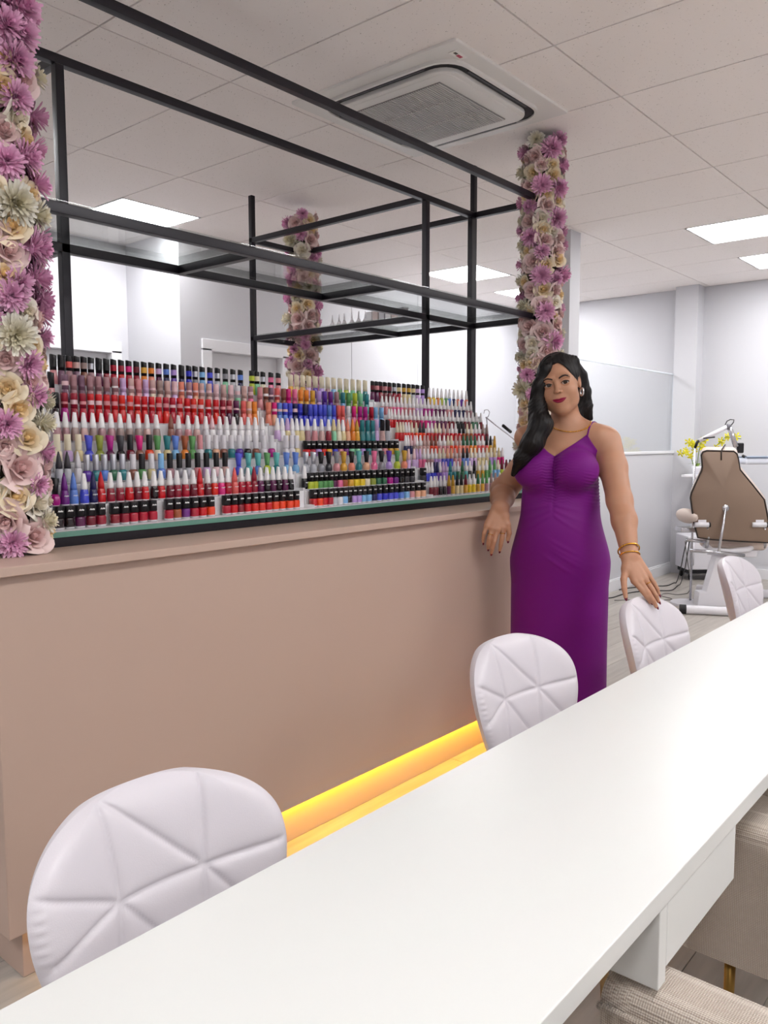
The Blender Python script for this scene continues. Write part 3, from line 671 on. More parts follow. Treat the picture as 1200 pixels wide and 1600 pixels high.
def rose_mesh():
    """unit rose facing +z: spiral of cupped petals"""
    mb = MB(); rr = random.Random(3)
    n = 17
    for i in range(n):
        f = i/(n-1); a0 = i*2.399963
        r = .10+.78*f**1.15; span = 2.6-1.25*f; h0 = .62-.34*f; lip = .05+.24*f
        vs = []; nu, nv = 7, 4
        for u in range(nu):
            tu = u/(nu-1)-.5
            for v in range(nv):
                tv = v/(nv-1)
                rad = r*(.42+.58*tv)+(lip*max(0, tv-.55)*1.6)*(1-1.2*tu*tu)
                edge = 1-(2*abs(tu))**3*.45
                z = -.42+(h0+.42)*tv**.8*edge-(.22*f)*max(0, tv-.6)*2
                a = a0+span*tu*(1-.12*tv)
                rad *= 1+.03*math.sin(5*a+i)
                vs.append((rad*math.cos(a), rad*math.sin(a), z))
        fs = [(u*nv+v, (u+1)*nv+v, (u+1)*nv+v+1, u*nv+v+1) for u in range(nu-1) for v in range(nv-1)]
        mb.add(vs, fs)
    mb.ball((0, 0, .02), .16, 8, 5, (1, 1, 2.4))
    mb.lathe([(.05, -.55), (.40, -.40), (.62, -.22), (.66, -.12)], 10, cap=True)
    return mb.mesh('rose', True)
def mum_mesh():
    mb = MB(); rr = random.Random(5)
    for L, (n, tilt, ln, z0) in enumerate(((26, -8, .98, -.14), (26, 12, 1.0, -.06), (24, 30, .95, .0), (20, 47, .88, .05), (16, 62, .78, .08), (11, 75, .68, .10), (6, 87, .6, .1))):
        for k in range(n):
            a = 2*math.pi*(k+.5*(L % 2))/n+rr.uniform(-.1, .1); t = math.radians(tilt+rr.uniform(-13, 13)); l2 = ln*rr.uniform(.78, 1.08); w = .070
            ct, st = math.cos(t), math.sin(t)
            pts = []
            for s, ww, cur in ((.12, .6, 0), (.5, 1.0, .03), (.80, 1.1, .02), (.95, .6, .0)):
                for sd in (-1, 0, 1):
                    x = s*l2*ct-cur*st; z = z0+s*l2*st+cur*ct+(.035 if sd else -.01)*ww
                    y = sd*w*ww
                    pts.append((x*math.cos(a)-y*math.sin(a), x*math.sin(a)+y*math.cos(a), z))
            mb.add(pts, [(i*3+j, (i+1)*3+j, (i+1)*3+j+1, i*3+j+1) for i in range(3) for j in range(2)])
    mb.lathe([(.05, -.5), (.3, -.3), (.34, -.05), (.2, .2)], 8)
    return mb.mesh('chrysanthemum', True)
ROSE, MUM = rose_mesh(), mum_mesh()
M_foam = mat('flower_backing', '#6f6a55', .9)
def cyl_hit(px, py, c, R):
    d = ray(px, py); dx, dy = d[0], d[1]
    a = dx*dx+dy*dy; b = -2*(dx*c[0]+dy*c[1]); q = c[0]**2+c[1]**2-R*R
    D = b*b-4*a*q
    if D <= 0: t = -b/(2*a)
    else: t = (-b-math.sqrt(D))/(2*a)
    return Vector((dx*t, dy*t, d[2]*t+CAM_H))
def column(label, c, R, z0, z1, listed, seed, gap, rdef):
    rr = random.Random(seed)
    t = thing('flower_column', label, 'flower column', (c[0], c[1], z0), group='flower columns at the frame corners')
    MB().lathe([(R*.72, .01), (R*.72, z1-z0-.03)], 10).obj('backing_sleeve', M_foam, t)
    pts = []
    def in_rack(x, y, z, r): return 2.17-r < y < 2.62+r and z < 1.135+r+max(0, (y-2.16)/.05)*.062+.12 and 1.08-r < x < 3.745+r and z > 1.1
    def place(p, r, kind, tilt=.12):
        nrm = Vector((p.x-c[0], p.y-c[1], 0)); nrm = nrm.normalized() if nrm.length > 1e-6 else Vector((0, -1, 0))
        d = (nrm+Vector((rr.uniform(-.3, .3), rr.uniform(-.3, .3), rr.uniform(-.3, .25)))*1.0*min(1, tilt*8)).normalized()
        q = d.to_track_quat('Z', 'Y') @ Euler((0, 0, rr.uniform(0, 6.28))).to_quaternion()
        base = Vector((c[0], c[1], p.z))+nrm*(R*.93)
        rose = kind in 'dcw'
        if in_rack(base.x, base.y, base.z, r*.8): return
        o = link('rose' if rose else 'chrysanthemum', ROSE if rose else MUM, FM[kind], t)
        o.rotation_mode = 'QUATERNION'; o.rotation_quaternion = q; o.location = base-Vector((c[0], c[1], z0)); s = r*(1.03 if rose else 1.02); o.scale = (s, s, s*(.85 if rose else 1.12))
        pts.append((base, r))
    for px, py, r, kind in listed:
        h = cyl_hit(px, py, c, R*1.02); dep = (Vector((h.x, h.y, h.z))-cam.location).length
        if z0+.015 < h.z < z1: place(h, min(.066, max(.03, r*dep/F_PX*1.2)), kind)
    for i in range(6000):
        a = rr.uniform(0, 2*math.pi); z = rr.uniform(z0+.04, z1-.03); p = Vector((c[0]+R*math.cos(a), c[1]+R*math.sin(a), z)); b = Vector((c[0]+R*.93*math.cos(a), c[1]+R*.93*math.sin(a), z))
        r = rdef*rr.uniform(.82, 1.12)
        if all((b-q).length > (r+s)*gap for q, s in pts): place(p, r, rr.choice('dddcwpWcp'))
    return t
LEFT = [(31,14,28,'p'),(8,40,24,'p'),(33,56,24,'p'),(20,93,26,'p'),(2,87,20,'c'),(60,124,20,'W'),(37,124,24,'d'),(6,132,22,'c'),(25,152,22,'p'),(60,183,21,'p'),(31,183,22,'w'),(7,202,22,'d'),(44,217,18,'c'),(38,244,24,'p'),(12,253,24,'p'),(58,290,22,'p'),
 (66,259,18,'c'),(22,318,32,'W'),(20,352,24,'c'),(58,337,22,'W'),(14,391,25,'d'),(54,388,27,'p'),(8,427,22,'c'),(58,436,24,'p'),(28,442,22,'p'),(20,462,24,'p'),(74,467,22,'p'),(76,490,20,'p'),(25,523,33,'W'),(62,497,20,'d'),(50,540,22,'c'),(68,528,18,'p'),
 (11,562,22,'d'),(45,568,22,'p'),(69,571,17,'c'),(51,596,20,'d'),(13,607,22,'c'),(54,616,20,'p'),(72,626,18,'W'),(31,638,24,'c'),(9,662,22,'p'),(69,660,20,'W'),(45,685,23,'c'),(69,705,19,'p'),(8,697,22,'d'),(34,731,34,'d'),(25,776,26,'c'),(63,787,22,'w'),(59,757,18,'p'),
 (12,815,28,'d'),(72,815,20,'W'),(56,838,25,'d'),(20,849,21,'p')]
RIGHT = [(836,243,12,'d'),(862,232,18,'p'),(881,237,11,'d'),(864,257,10,'c'),(879,259,11,'p'),(832,269,11,'c'),(866,272,12,'c'),(846,289,15,'p'),(872,295,15,'p'),(880,290,11,'d'),(853,304,11,'c'),(855,319,13,'d'),(846,341,13,'w'),(869,341,18,'p'),(826,345,14,'d'),
 (849,358,12,'c'),(829,372,14,'p'),(852,374,14,'d'),(875,372,14,'d'),(872,390,14,'d'),(846,393,12,'p'),(886,384,11,'p'),(832,408,15,'d'),(874,404,13,'c'),(853,413,12,'c'),(846,430,18,'p'),(881,427,15,'p'),(849,452,13,'c'),(829,453,13,'d'),(869,454,13,'d'),
 (848,476,13,'d'),(852,487,15,'p'),(868,493,9,'c'),(826,510,14,'d'),(848,518,16,'d'),(872,505,13,'d'),(864,533,16,'p'),(818,539,13,'d'),(830,536,11,'w'),(829,552,11,'w'),(855,549,14,'d'),(830,567,12,'c'),(818,571,11,'c'),(824,586,12,'p'),(817,608,16,'W'),(843,565,13,'d'),(819,631,12,'c'),(816,645,12,'d'),(818,660,12,'c')]
FAR = [(446,349,11,'p'),(461,347,10,'d'),(484,344,9,'c'),(456,376,13,'W'),(472,390,11,'w'),(486,374,12,'d'),(455,420,13,'p'),(477,432,12,'d'),(452,466,11,'p'),(481,475,11,'c'),(496,477,10,'p'),(464,482,10,'c'),(466,497,13,'d'),(487,492,11,'d'),(451,499,13,'W'),(482,508,11,'d'),
 (452,548,10,'c'),(466,555,10,'c'),(485,555,13,'d'),(465,572,13,'d'),(452,568,10,'p'),(493,582,13,'p'),(482,586,10,'c'),(462,592,11,'p')]
column('thick flower column of pink, cream and ivory blooms at the counter end away from the woman', (.985, 2.165), .112, 1.085, CEIL-.01, LEFT, 1, .52, .046)
column('slim flower column of dusty roses and pink chrysanthemums rising behind the woman', (3.835, 2.165), .102, 1.085, CEIL-.01, RIGHT, 2, .54, .046)
column('distant flower column seen through the black frame beyond the racks', (3.835, 3.945), .092, 1.085, CEIL-.07, FAR, 3, .54, .048)
# ================================================================ white quilted chairs
M_lea = mat('white_faux_leather', '#d8d3da', .42, coat=.08, bump=(420, .06))
M_seam = mat('seam_thread', '#d5ced4', .6)
M_wood = mat('light_wood_leg', '#c9a878', .5, var=(18, .12))
ST1, ST2 = (-.085, .640), (.080, .640)
SEAMS = [((-.26, .600), ST1), (ST1, ST2), (ST2, (.26, .650)), ((-.092, .80), ST1), ((.105, .80), ST2), ((-.092, .80), ST2), ((-.26, .725), ST1),
         (ST1, (-.105, .52)), (ST1, (.02, .52)), (ST2, (.06, .52)), (ST2, (.185, .52)), ((-.2, .52), (.2, .52))]
def seam_d(s, z):
    d = 9.
    for (ax, ay), (bx, by) in SEAMS:
        vx, vy = bx-ax, by-ay; t = max(0, min(1, ((s-ax)*vx+(z-ay)*vy)/(vx*vx+vy*vy)))
        d = min(d, math.hypot(s-ax-t*vx, z-ay-t*vy))
    return d
Z_LO, Z_HI = .44, .800
def half_w(v):
    # v = 0 at the seat, 1 at the crown
    if v < .60: t_ = v/.60; return .190+.050*t_*t_*(3-2*t_)
    return .240*max(0.0, 1-((v-.60)/.40)**2.5)**(1/2.1)
def shell_pt(u, v):
    """smooth shell: u in -1..1 across, v 0..1 up. returns s,y,z in chair space (front is -y)"""
    s = u*half_w(v); z = Z_LO+(Z_HI-Z_LO)*v
    y = .20+.075*v+.02*v*v-1.05*s*s-.06*max(0, .25-v)*4*.3
    return s, y, z
def chair_back():
    NU, NV = 150, 130; front = []; back = []
    for j in range(NV+1):
        v = 1-(1-j/NV)**2.2
        for i in range(NU+1):
            u = math.sin((i/NU-.5)*math.pi*.98)/math.sin(.49*math.pi); s, y, z = shell_pt(u, v)
            de = min((1-abs(u))*half_w(v), (1-v)*(Z_HI-Z_LO)+.0)
            puff = .028*(1-math.exp(-de/.016))
            d = seam_d(s, z); puff -= (.0055*math.exp(-(d/.010)**1.2)+.0036*math.exp(-(d/.0042)**2))*min(1, de/.022)
            wr = .0012*math.sin(z*420)*math.exp(-((de-.012)/.008)**2) if (s < 0 and .52 < z < .70) else 0
            e = s/.24
            front.append((s-.006*e*(1-math.exp(-de/.02)), y-puff+wr, z))
            back.append((s, y+.034*(1-math.exp(-de/.016)), z))
    mb = MB(); W = NU+1
    fs = [(j*W+i, j*W+i+1, (j+1)*W+i+1, (j+1)*W+i) for j in range(NV) for i in range(NU)]
    mb.add(front, fs); mb.add(back, [f[::-1] for f in fs])
    # close the rim
    n = len(front); rim = [(0, i) for i in range(W)]+[(j, NU) for j in range(1, NV+1)]+[(NV, i) for i in range(NU-1, -1, -1)]+[(j, 0) for j in range(NV-1, 0, -1)]
    ids = [j*W+i for j, i in rim]
    mb.f += [(ids[k], n+ids[k], n+ids[(k+1) % len(ids)], ids[(k+1) % len(ids)]) for k in range(len(ids))]
    return mb.mesh('backrest', True)
BACK = chair_back()
def seat_mesh():
    mb = MB(); N = 28; vs = []; 
    for side in (1, -1):
        for j in range(N+1):
            for i in range(N+1):
                a, b = i/N*2-1, j/N*2-1
                q = max(abs(a), abs(b)); r = math.hypot(a, b)
                k = (q/r if r > 1e-6 else 1); m = .25+.75*k*1.0
                x, y = a*(.55+.45*k), b*(.55+.45*k)
                e = 1-min(1, max(abs(a), abs(b))); h = 1-math.exp(-e/.10)
                gd = min(abs(x*.23-.08), abs(x*.23+.08), abs(y*.21), abs((x*.23)-(y*.21)))
                z = .452+(.030*h-.006*math.exp(-(gd/.010)**2)*h if side > 0 else -.026*h)
                vs.append((x*.232*(1-.08*(y < 0)*abs(y)), y*.215, z))
    W = N+1; n = W*W
    fs = [(j*W+i, j*W+i+1, (j+1)*W+i+1, (j+1)*W+i) for j in range(N) for i in range(N)]
    mb.v = vs; mb.f = fs+[tuple(q+n for q in f[::-1]) for f in fs]
    return mb.mesh('seat', True)
SEAT = seat_mesh()
def white_chair(label, loc, rz):
    t = thing('quilted_chair', label, 'chair', loc, rz, 'white quilted chairs along the table')
    link('backrest', BACK, M_lea, t); link('seat', SEAT, M_lea, t)
    for sx, sy in ((-1, -1), (1, -1), (-1, 1), (1, 1)):
        MB().tube([(sx*.13, sy*.12, .43), (sx*.20, sy*.19, 0)], [.016, .011], 10).obj('leg', M_wood, t, smooth=True)
    MB().tube([(-.15, .145, .36), (.15, -.145, .36)], .006, 6).tube([(.15, .145, .36), (-.15, -.145, .36)], .006, 6).obj('brace', M_black, t, smooth=True)
    return t
def at_crown(px, py, deg):
    """where the chair stands so that the top of its back comes at this pixel"""
    c = on_z(px, py, Z_HI-.005); a = math.radians(deg); k = .285
    return (c.x+k*math.sin(a), c.y-k*math.cos(a), 0), a
white_chair('white quilted chair with worn left edge, tucked at the table before the bare counter', *at_crown(222, 1222, -3))
white_chair('white quilted chair tucked at the table in front of the purple dress', *at_crown(790, 996, -6))
white_chair('white quilted chair whose back the woman rests her fingers on', *at_crown(998, 936, -2))
white_chair('white quilted chair in front of the treatment chair base', *at_crown(1138, 871, 0))

# ================================================================ beige armchairs on the client side
def weave_mat():
    m, n, l, p = new_mat('beige_woven_fabric')
    tc = n.new('ShaderNodeTexCoord')
    hs = []
    for ax in ('X', 'Y', 'Z'):
        w_ = n.new('ShaderNodeTexWave'); w_.wave_type = 'BANDS'; w_.bands_direction = ax; w_.inputs['Scale'].default_value = 90; w_.inputs['Distortion'].default_value = .8; w_.inputs['Detail'].default_value = 1
        l.new(tc.outputs['Object'], w_.inputs['Vector']); hs.append(w_)
    a = n.new('ShaderNodeMath'); a.operation = 'ADD'; l.new(hs[0].outputs['Fac'], a.inputs[0]); l.new(hs[1].outputs['Fac'], a.inputs[1])
    b = n.new('ShaderNodeMath'); b.operation = 'ADD'; l.new(a.outputs[0], b.inputs[0]); l.new(hs[2].outputs['Fac'], b.inputs[1])
    r = n.new('ShaderNodeValToRGB'); r.color_ramp.elements[0].position = .25; r.color_ramp.elements[0].color = (*hexc('#a8998c'), 1); r.color_ramp.elements[1].position = .7; r.color_ramp.elements[1].color = (*hexc('#cfc4b8'), 1)
    d = n.new('ShaderNodeMath'); d.operation = 'DIVIDE'; d.inputs[1].default_value = 3; l.new(b.outputs[0], d.inputs[0]); l.new(d.outputs[0], r.inputs['Fac'])
    l.new(r.outputs['Color'], p.inputs['Base Color']); p.inputs['Roughness'].default_value = .9; p.inputs['Sheen Weight'].default_value = .2
    bp = n.new('ShaderNodeBump'); bp.inputs['Strength'].default_value = .7; bp.inputs['Distance'].default_value = .003; l.new(d.outputs[0], bp.inputs['Height']); l.new(bp.outputs['Normal'], p.inputs['Normal'])
    return m
M_weave = weave_mat()
M_brass = mat('brass_leg', '#8a6a34', .35, metal=.8)
def armchair(label, loc):
    t = thing('armchair', label, 'armchair', loc, 0, 'beige woven armchairs on the client side')
    # U-shaped arm and back roll: section swept round the seat; front is +y
    W, D, TH = .29, .31, .125; path = []
    for k in range(8): path.append((-W+TH/2, D-.62*k/8*.62, .60))
    for k in range(11):
        a = math.pi+math.pi*k/10; path.append(((W-TH/2)*math.cos(a), -.08+.17*math.sin(a), .60+.16*math.sin(math.pi*k/10)))
    for k in range(8): path.append((W-TH/2, D-.62*(7-k)/8*.62, .60))
    mb = MB(); n = len(path); S = 14; vs = []
    for i, (x, y, zt) in enumerate(path):
        a = path[max(0, i-1)]; b = path[min(n-1, i+1)]; tx, ty = b[0]-a[0], b[1]-a[1]; L = math.hypot(tx, ty); nx, ny = ty/L, -tx/L
        e = 1.0 if 0 < i < n-1 else .86
        for k in range(S):
            th = math.pi*k/(S-1); o = TH/2*e*math.copysign(abs(math.cos(th))**.55, math.cos(th)); z = zt-.055+.055*e*abs(math.sin(th))**.6
            vs.append((x+nx*o, y+ny*o, z))
        for o in (-TH/2*e, TH/2*e): vs.append((x+nx*o, y+ny*o, .30))
    Q = S+2
    order = list(range(S))+[S, S+1]
    fs = []
    for i in range(n-1):
        for k in range(Q): fs.append((i*Q+k, i*Q+(k+1) % Q, (i+1)*Q+(k+1) % Q, (i+1)*Q+k))
    fs += [tuple(range(Q))[::-1], tuple(range((n-1)*Q, n*Q))]
    mb.add(vs, fs); mb.obj('arm_and_back', M_weave, t, smooth=False); autosmooth(t.children[-1], 50)
    # welt piping along the outer top edge
    out = []
    for i, (x, y, zt) in enumerate(path):
        a = path[max(0, i-1)]; b = path[min(n-1, i+1)]; tx, ty = b[0]-a[0], b[1]-a[1]; L = math.hypot(tx, ty); nx, ny = ty/L, -tx/L
        sgn = -1
        out.append((x+nx*sgn*TH/2, y+ny*sgn*TH/2, zt-.035))
    q = [(x*1.0, y, z) for x, y, z in out]
    MB().tube(q, .0055, 6).obj('piping', M_weave, t, smooth=True)
    MB().box((-W+TH+.002, -.13, .30), (W-TH-.002, D-.01, .40)).obj('seat_base', M_weave, t, bevel=.01)
    MB().box((-W+TH+.004, -.12, .40), (W-TH-.004, D+.0, .50)).obj('seat_cushion', M_weave, t, bevel=.035, bseg=4)
    for sx in (-1, 1):
        for y in (-.16, .19): MB().tube([(sx*.25, y, .305), (sx*.26, y, 0)], [.012, .009], 8).obj('leg', M_brass, t, smooth=True)
    return t
armchair('beige woven armchair beside the table leg panel, half shaded by the tabletop', (.88, .17, 0))
armchair('beige woven armchair on slim brass legs, next along past the drawer box', (1.96, .30, 0))
# ================================================================ treatment corner
_fh = np.array([RW[0, 2], RW[1, 2]]); _fh = _fh/np.linalg.norm(_fh); _rh = np.array([_fh[1], -_fh[0]]); RZ_CAM = math.atan2(_rh[1], _rh[0])
def at_depth(px, py, dep):
    d = ray(px, py); t = dep/(d[:2]@_fh); return Vector((d[0]*t, d[1]*t, d[2]*t+CAM_H))
class Spot:
    """a thing standing at px, depth; q() turns a pixel (at depth offset) into the thing's own space"""
    def __init__(s, px, dep): s.dep = dep; g = at_depth(px, 689, dep); s.o = Vector((g.x, g.y, 0)); s.inv = (Matrix.Translation(s.o) @ Matrix.Rotation(RZ_CAM, 4, 'Z')).inverted()
    def q(s, px, py, y=0.0): return s.inv @ at_depth(px, py, s.dep+y)
M_taupe = mat('taupe_vinyl', '#8d7767', .55, bump=(300, .05)); M_taupe2 = mat('pale_vinyl', '#cdbcb2', .5); M_pipe = mat('dark_piping', '#2c2320', .6)
M_white = mat('white_enamel', '#e6e4ea', .35); M_chrome = mat('satin_chrome', '#c9c9cf', .25, metal=.9); M_blk = mat('black_rubber', '#17161a', .6)
sp = Spot(1145, 6.4)
tc_ = thing('treatment_chair', 'taupe reclining treatment chair with dark piping, seen from behind', 'treatment chair', sp.o, RZ_CAM)
OUT = [(1095.5, 711), (1098, 706), (1104, 704), (1125, 704.5), (1146, 705), (1151, 709), (1153, 716), (1156, 734), (1175, 757), (1194, 781), (1200, 812), (1202, 848), (1160, 846), (1111, 843), (1090, 840), (1084, 817), (1078.5, 778), (1080, 770), (1088, 752), (1096, 735), (1097, 728)]
fr_ = [sp.q(x, y) for x, y in OUT]; n = len(fr_); ex = Vector((.055, .13, .03))
cen = sum(fr_, Vector())/n
mb = MB(); inn = [cen+(p-cen)*.93+Vector((0, -.018, 0)) for p in fr_]
vs = [cen+Vector((0, -.022, 0))]+inn+fr_; fs = [(0, 1+i, 1+(i+1) % n) for i in range(n)]+[(1+i, 1+n+i, 1+n+(i+1) % n, 1+(i+1) % n) for i in range(n)]
mb.add(vs, fs); bk = mb.obj('back_panel', M_taupe, tc_, smooth=True)
rk = [p+ex for p in fr_]; mid = [p+ex*.5+(p-cen)*.03 for p in fr_]
mb = MB(); mb.add(fr_+mid+rk+[cen+ex*1.25], [(i, (i+1) % n, n+(i+1) % n, n+i) for i in range(n)]+[(n+i, n+(i+1) % n, 2*n+(i+1) % n, 2*n+i) for i in range(n)]+[(2*n+i, 2*n+(i+1) % n, 3*n) for i in range(n)])
mb.obj('back_cushion', M_taupe2, tc_, smooth=True)
MB().tube([tuple(p+Vector((0, -.004, 0))) for p in fr_], .0065, 6, closed=True).obj('piping', M_pipe, bk, smooth=True)
MB().tube([sp.q(1133, 695, .08), sp.q(1128, 702, .0), sp.q(1127, 706, -.02), sp.q(1127, 719, -.022)], .005, 6).obj('headrest_strap', M_pipe, tc_, smooth=True)
MB().tube([sp.q(1134, 795, -.025), sp.q(1123, 862, -.10)], .011, 8).obj('gas_strut', M_chrome, tc_, smooth=True)
MB().ball(sp.q(1134, 794, -.02), .03, 10, 6, (1, .5, 1)).obj('strut_mount', M_chrome, tc_, smooth=True)
for x in (1096, 1186):
    a, b = sp.q(x-10, 820, -.03), sp.q(x+11, 820, -.03)
    hb = MB().tube([a, b], .02, 10).obj('hinge', M_white, tc_, smooth=True)
    MB().tube([b, b+Vector((.012, 0, 0))], .0205, 10).obj('hinge_cap', M_blk, hb, smooth=True)
    MB().box(sp.q(x-5, 816, -.02), sp.q(x+7, 812, -.012)).obj('hinge_plate', M_white, hb)
    MB().tube([sp.q(x+8, 822, -.01), sp.q(x+11, 840, 0), sp.q(x+8, 856, .03)], .012, 8).obj('bracket', M_chrome, tc_, smooth=True)
MB().tube([sp.q(1072, 844, .05), sp.q(1105, 846, .05)], .014, 8).obj('frame_tube', M_chrome, tc_, smooth=True)
MB().tube([sp.q(1100, 850, .1), sp.q(1112, 860, .06), sp.q(1140, 862, .05), sp.q(1170, 858, .06), sp.q(1184, 848, .1)], .024, 10).obj('frame_tube', M_white, tc_, smooth=True)
MB().tube([sp.q(1078, 860, .0), sp.q(1120, 863, -.02), sp.q(1163, 868, .0)], .014, 8).obj('frame_tube', M_chrome, tc_, smooth=True)
a, b = sp.q(1063, 818, .1), sp.q(1080, 790, .5)
MB().ball(sp.q(1073, 806, .15), 1, 14, 8, (.055, .2, .06)).obj('armrest', M_taupe2, tc_, smooth=True)
MB().box(sp.q(1064, 832, .06), sp.q(1080, 822, .2)).obj('armrest_mount', M_chrome, tc_, bevel=.006)
RS = Matrix.Rotation(math.radians(-27), 4, 'Z')
MB().box((-.24, .14, .50), (.27, 1.0, .62)).xf(RS).obj('seat_cushion', M_taupe2, tc_, bevel=.04, bseg=3)
MB().box((-.18, .16, .44), (.2, .95, .50)).xf(RS).obj('seat_frame', M_white, tc_, bevel=.01)
pd = [(sp.q(1124, 872, .0)), (sp.q(1152, 872, .0)), (sp.q(1152, 951, 0)), (sp.q(1094, 949, 0)), (sp.q(1097, 927, 0)), (sp.q(1108, 927, 0))]
zb_ = min(p.z for p in pd); mb = MB(); mb.prism([(p.x, p.z-max(0, .0)) for p in pd], 'y', .06, .16); mb.obj('pedestal', M_white, tc_, bevel=.006)
a, b = sp.q(1072, 953, -.02), sp.q(1150, 968, -.12); a.z = b.z = .036
bt = MB().tube([a, b], .036, 12).obj('base_tube', M_white, tc_, smooth=True); autosmooth(bt)
autosmooth(MB().tube([a+(a-b).normalized()*.05, a], .038, 12).obj('end_cap', M_blk, bt))
MB().box((-.32, .8, 0), (.36, .88, .07)).xf(RS).obj('base_foot', M_white, tc_, bevel=.015)
MB().box((-.05, .1, .03), (.07, .85, .09)).xf(RS).obj('base_beam', M_white, tc_, bevel=.01)

sp2 = Spot(1098, 7.9)
tr_ = thing('trolley', 'low white equipment trolley behind the treatment chair', 'trolley', sp2.o, RZ_CAM)
a, b = sp2.q(1073, 884), sp2.q(1124, 838)
MB().box((a.x, 0, .11), (b.x+.12, .32, b.z)).obj('body', M_white, tr_, bevel=.01)
MB().box((a.x+.02, .02, .07), (b.x+.10, .30, .11)).obj('underframe', M_blk, tr_)
for x in (a.x+.05, b.x+.07):
    for y in (.04, .28): MB().ball((x, y, .035), .035, 10, 6, (.5, 1, 1)).obj('wheel', M_blk, tr_, smooth=True)
for x in (a.x-.012, a.x+.045): MB().tube([(x, -.02, .16), (x, -.02, .42)], .018, 8).obj('side_tube', M_white, tr_, smooth=True)

sp3 = Spot(1085, 6.75)
lp = thing('magnifier_lamp', 'white jointed magnifier lamp arm on a slim pole beside the treatment chair', 'lamp', sp3.o, RZ_CAM)
p0 = sp3.q(1086, 700); MB().tube([(p0.x, 0, .03), p0], .010, 8).obj('pole', M_chrome, lp, smooth=True)
MB().lathe([(.16, 0), (.16, .02), (.03, .035)], 16, (p0.x, 0, 0)).obj('base', M_white, lp)
MB().tube([p0, sp3.q(1089, 692), sp3.q(1092, 688)], .012, 8).obj('elbow', M_blk, lp, smooth=True)
MB().tube([sp3.q(1092, 689), sp3.q(1136, 667)], .018, 8).obj('arm', M_white, lp, smooth=True)
MB().tube([sp3.q(1099, 685, -.03), sp3.q(1117, 683, -.03)], .006, 6).obj('spring_rod', M_blk, lp, smooth=True)
MB().ball(sp3.q(1138, 667), .026, 10, 6).obj('joint', mat('joint_grey', '#6d6c74', .4), lp, smooth=True)
MB().tube([sp3.q(1140, 668), sp3.q(1150, 698)], .022, 8).obj('arm', M_chrome, lp, smooth=True)
MB().tube([sp3.q(1133, 664), sp3.q(1136, 658), sp3.q(1141, 655.5), sp3.q(1147, 656), sp3.q(1146, 660), sp3.q(1142, 665)], .004, 6).obj('cable_loop', M_blk, lp, smooth=True)
MB().box(sp3.q(1153, 708, 0), sp3.q(1160, 692, .04)).obj('lamp_head', M_blk, lp, bevel=.01)

sp4 = Spot(1185, 6.95)
ia = thing('instrument_stand', 'pale instrument tray on a pole beyond the treatment chair', 'stand', sp4.o, RZ_CAM)
tt = MB().box(sp4.q(1165, 726, -.05), sp4.q(1228, 714, .25)).obj('tray', mat('tray_blue_white', '#dfe4f0', .3), ia, bevel=.02, bseg=3)
MB().box(sp4.q(1167, 715, -.055), sp4.q(1228, 712.5, .24)).obj('tray_rim', mat('tray_rim', '#8fa0b8', .3), tt)
pp = sp4.q(1226, 726, .2); MB().tube([(pp.x, .2, .02), (pp.x, .2, pp.z+.01)], .014, 8).obj('pole', M_chrome, ia, smooth=True)
MB().lathe([(.12, 0), (.12, .02), (.03, .04)], 16, (pp.x, .2, 0)).obj('base', M_white, ia)
MB().tube([sp4.q(1160, 712), sp4.q(1168, 716)], .012, 8).obj('swivel', M_blk, ia, smooth=True)

# wall shelf with orchid in the corner
sh = MB().box((8.02, 2.76, 1.02), (8.36, 2.93, 1.045)).obj('wall_shelf', M_white, bevel=.004)
tag(sh, 'small white shelf by the corner column holding the yellow orchid', 'shelf')
sb_ = MB().box((8.36, 2.80, .98), (8.368, 2.93, 1.045)).obj('shelf_bracket', M_chrome, sh)
og = Vector((8.17, 2.83, 1.0455))
orc = thing('orchid', 'yellow orchid sprays in a white pot on the corner shelf', 'plant', og)
MB().lathe([(.035, 0), (.05, .06), (.052, .08)], 14).obj('pot', M_white, orc, smooth=True)
M_ory = mat('orchid_yellow', '#e3d92c', .5, var=(30, .15)); M_stem = mat('orchid_stem', '#6f8a34', .6)
fmb = MB()
for k in range(5):
    a = 2*math.pi*k/5
    pts = [(0, 0, 0), (.012*math.cos(a-.5), .012*math.sin(a-.5), .004), (.034*math.cos(a-.28), .034*math.sin(a-.28), .002), (.04*math.cos(a), .04*math.sin(a), -.004), (.034*math.cos(a+.28), .034*math.sin(a+.28), .002), (.012*math.cos(a+.5), .012*math.sin(a+.5), .004)]
    fmb.add(pts, [(0, 1, 2, 3), (0, 3, 4, 5)])
fmb.ball((0, 0, .006), .009, 6, 4); FLM = fmb.mesh('flower', False)
ro = random.Random(9)
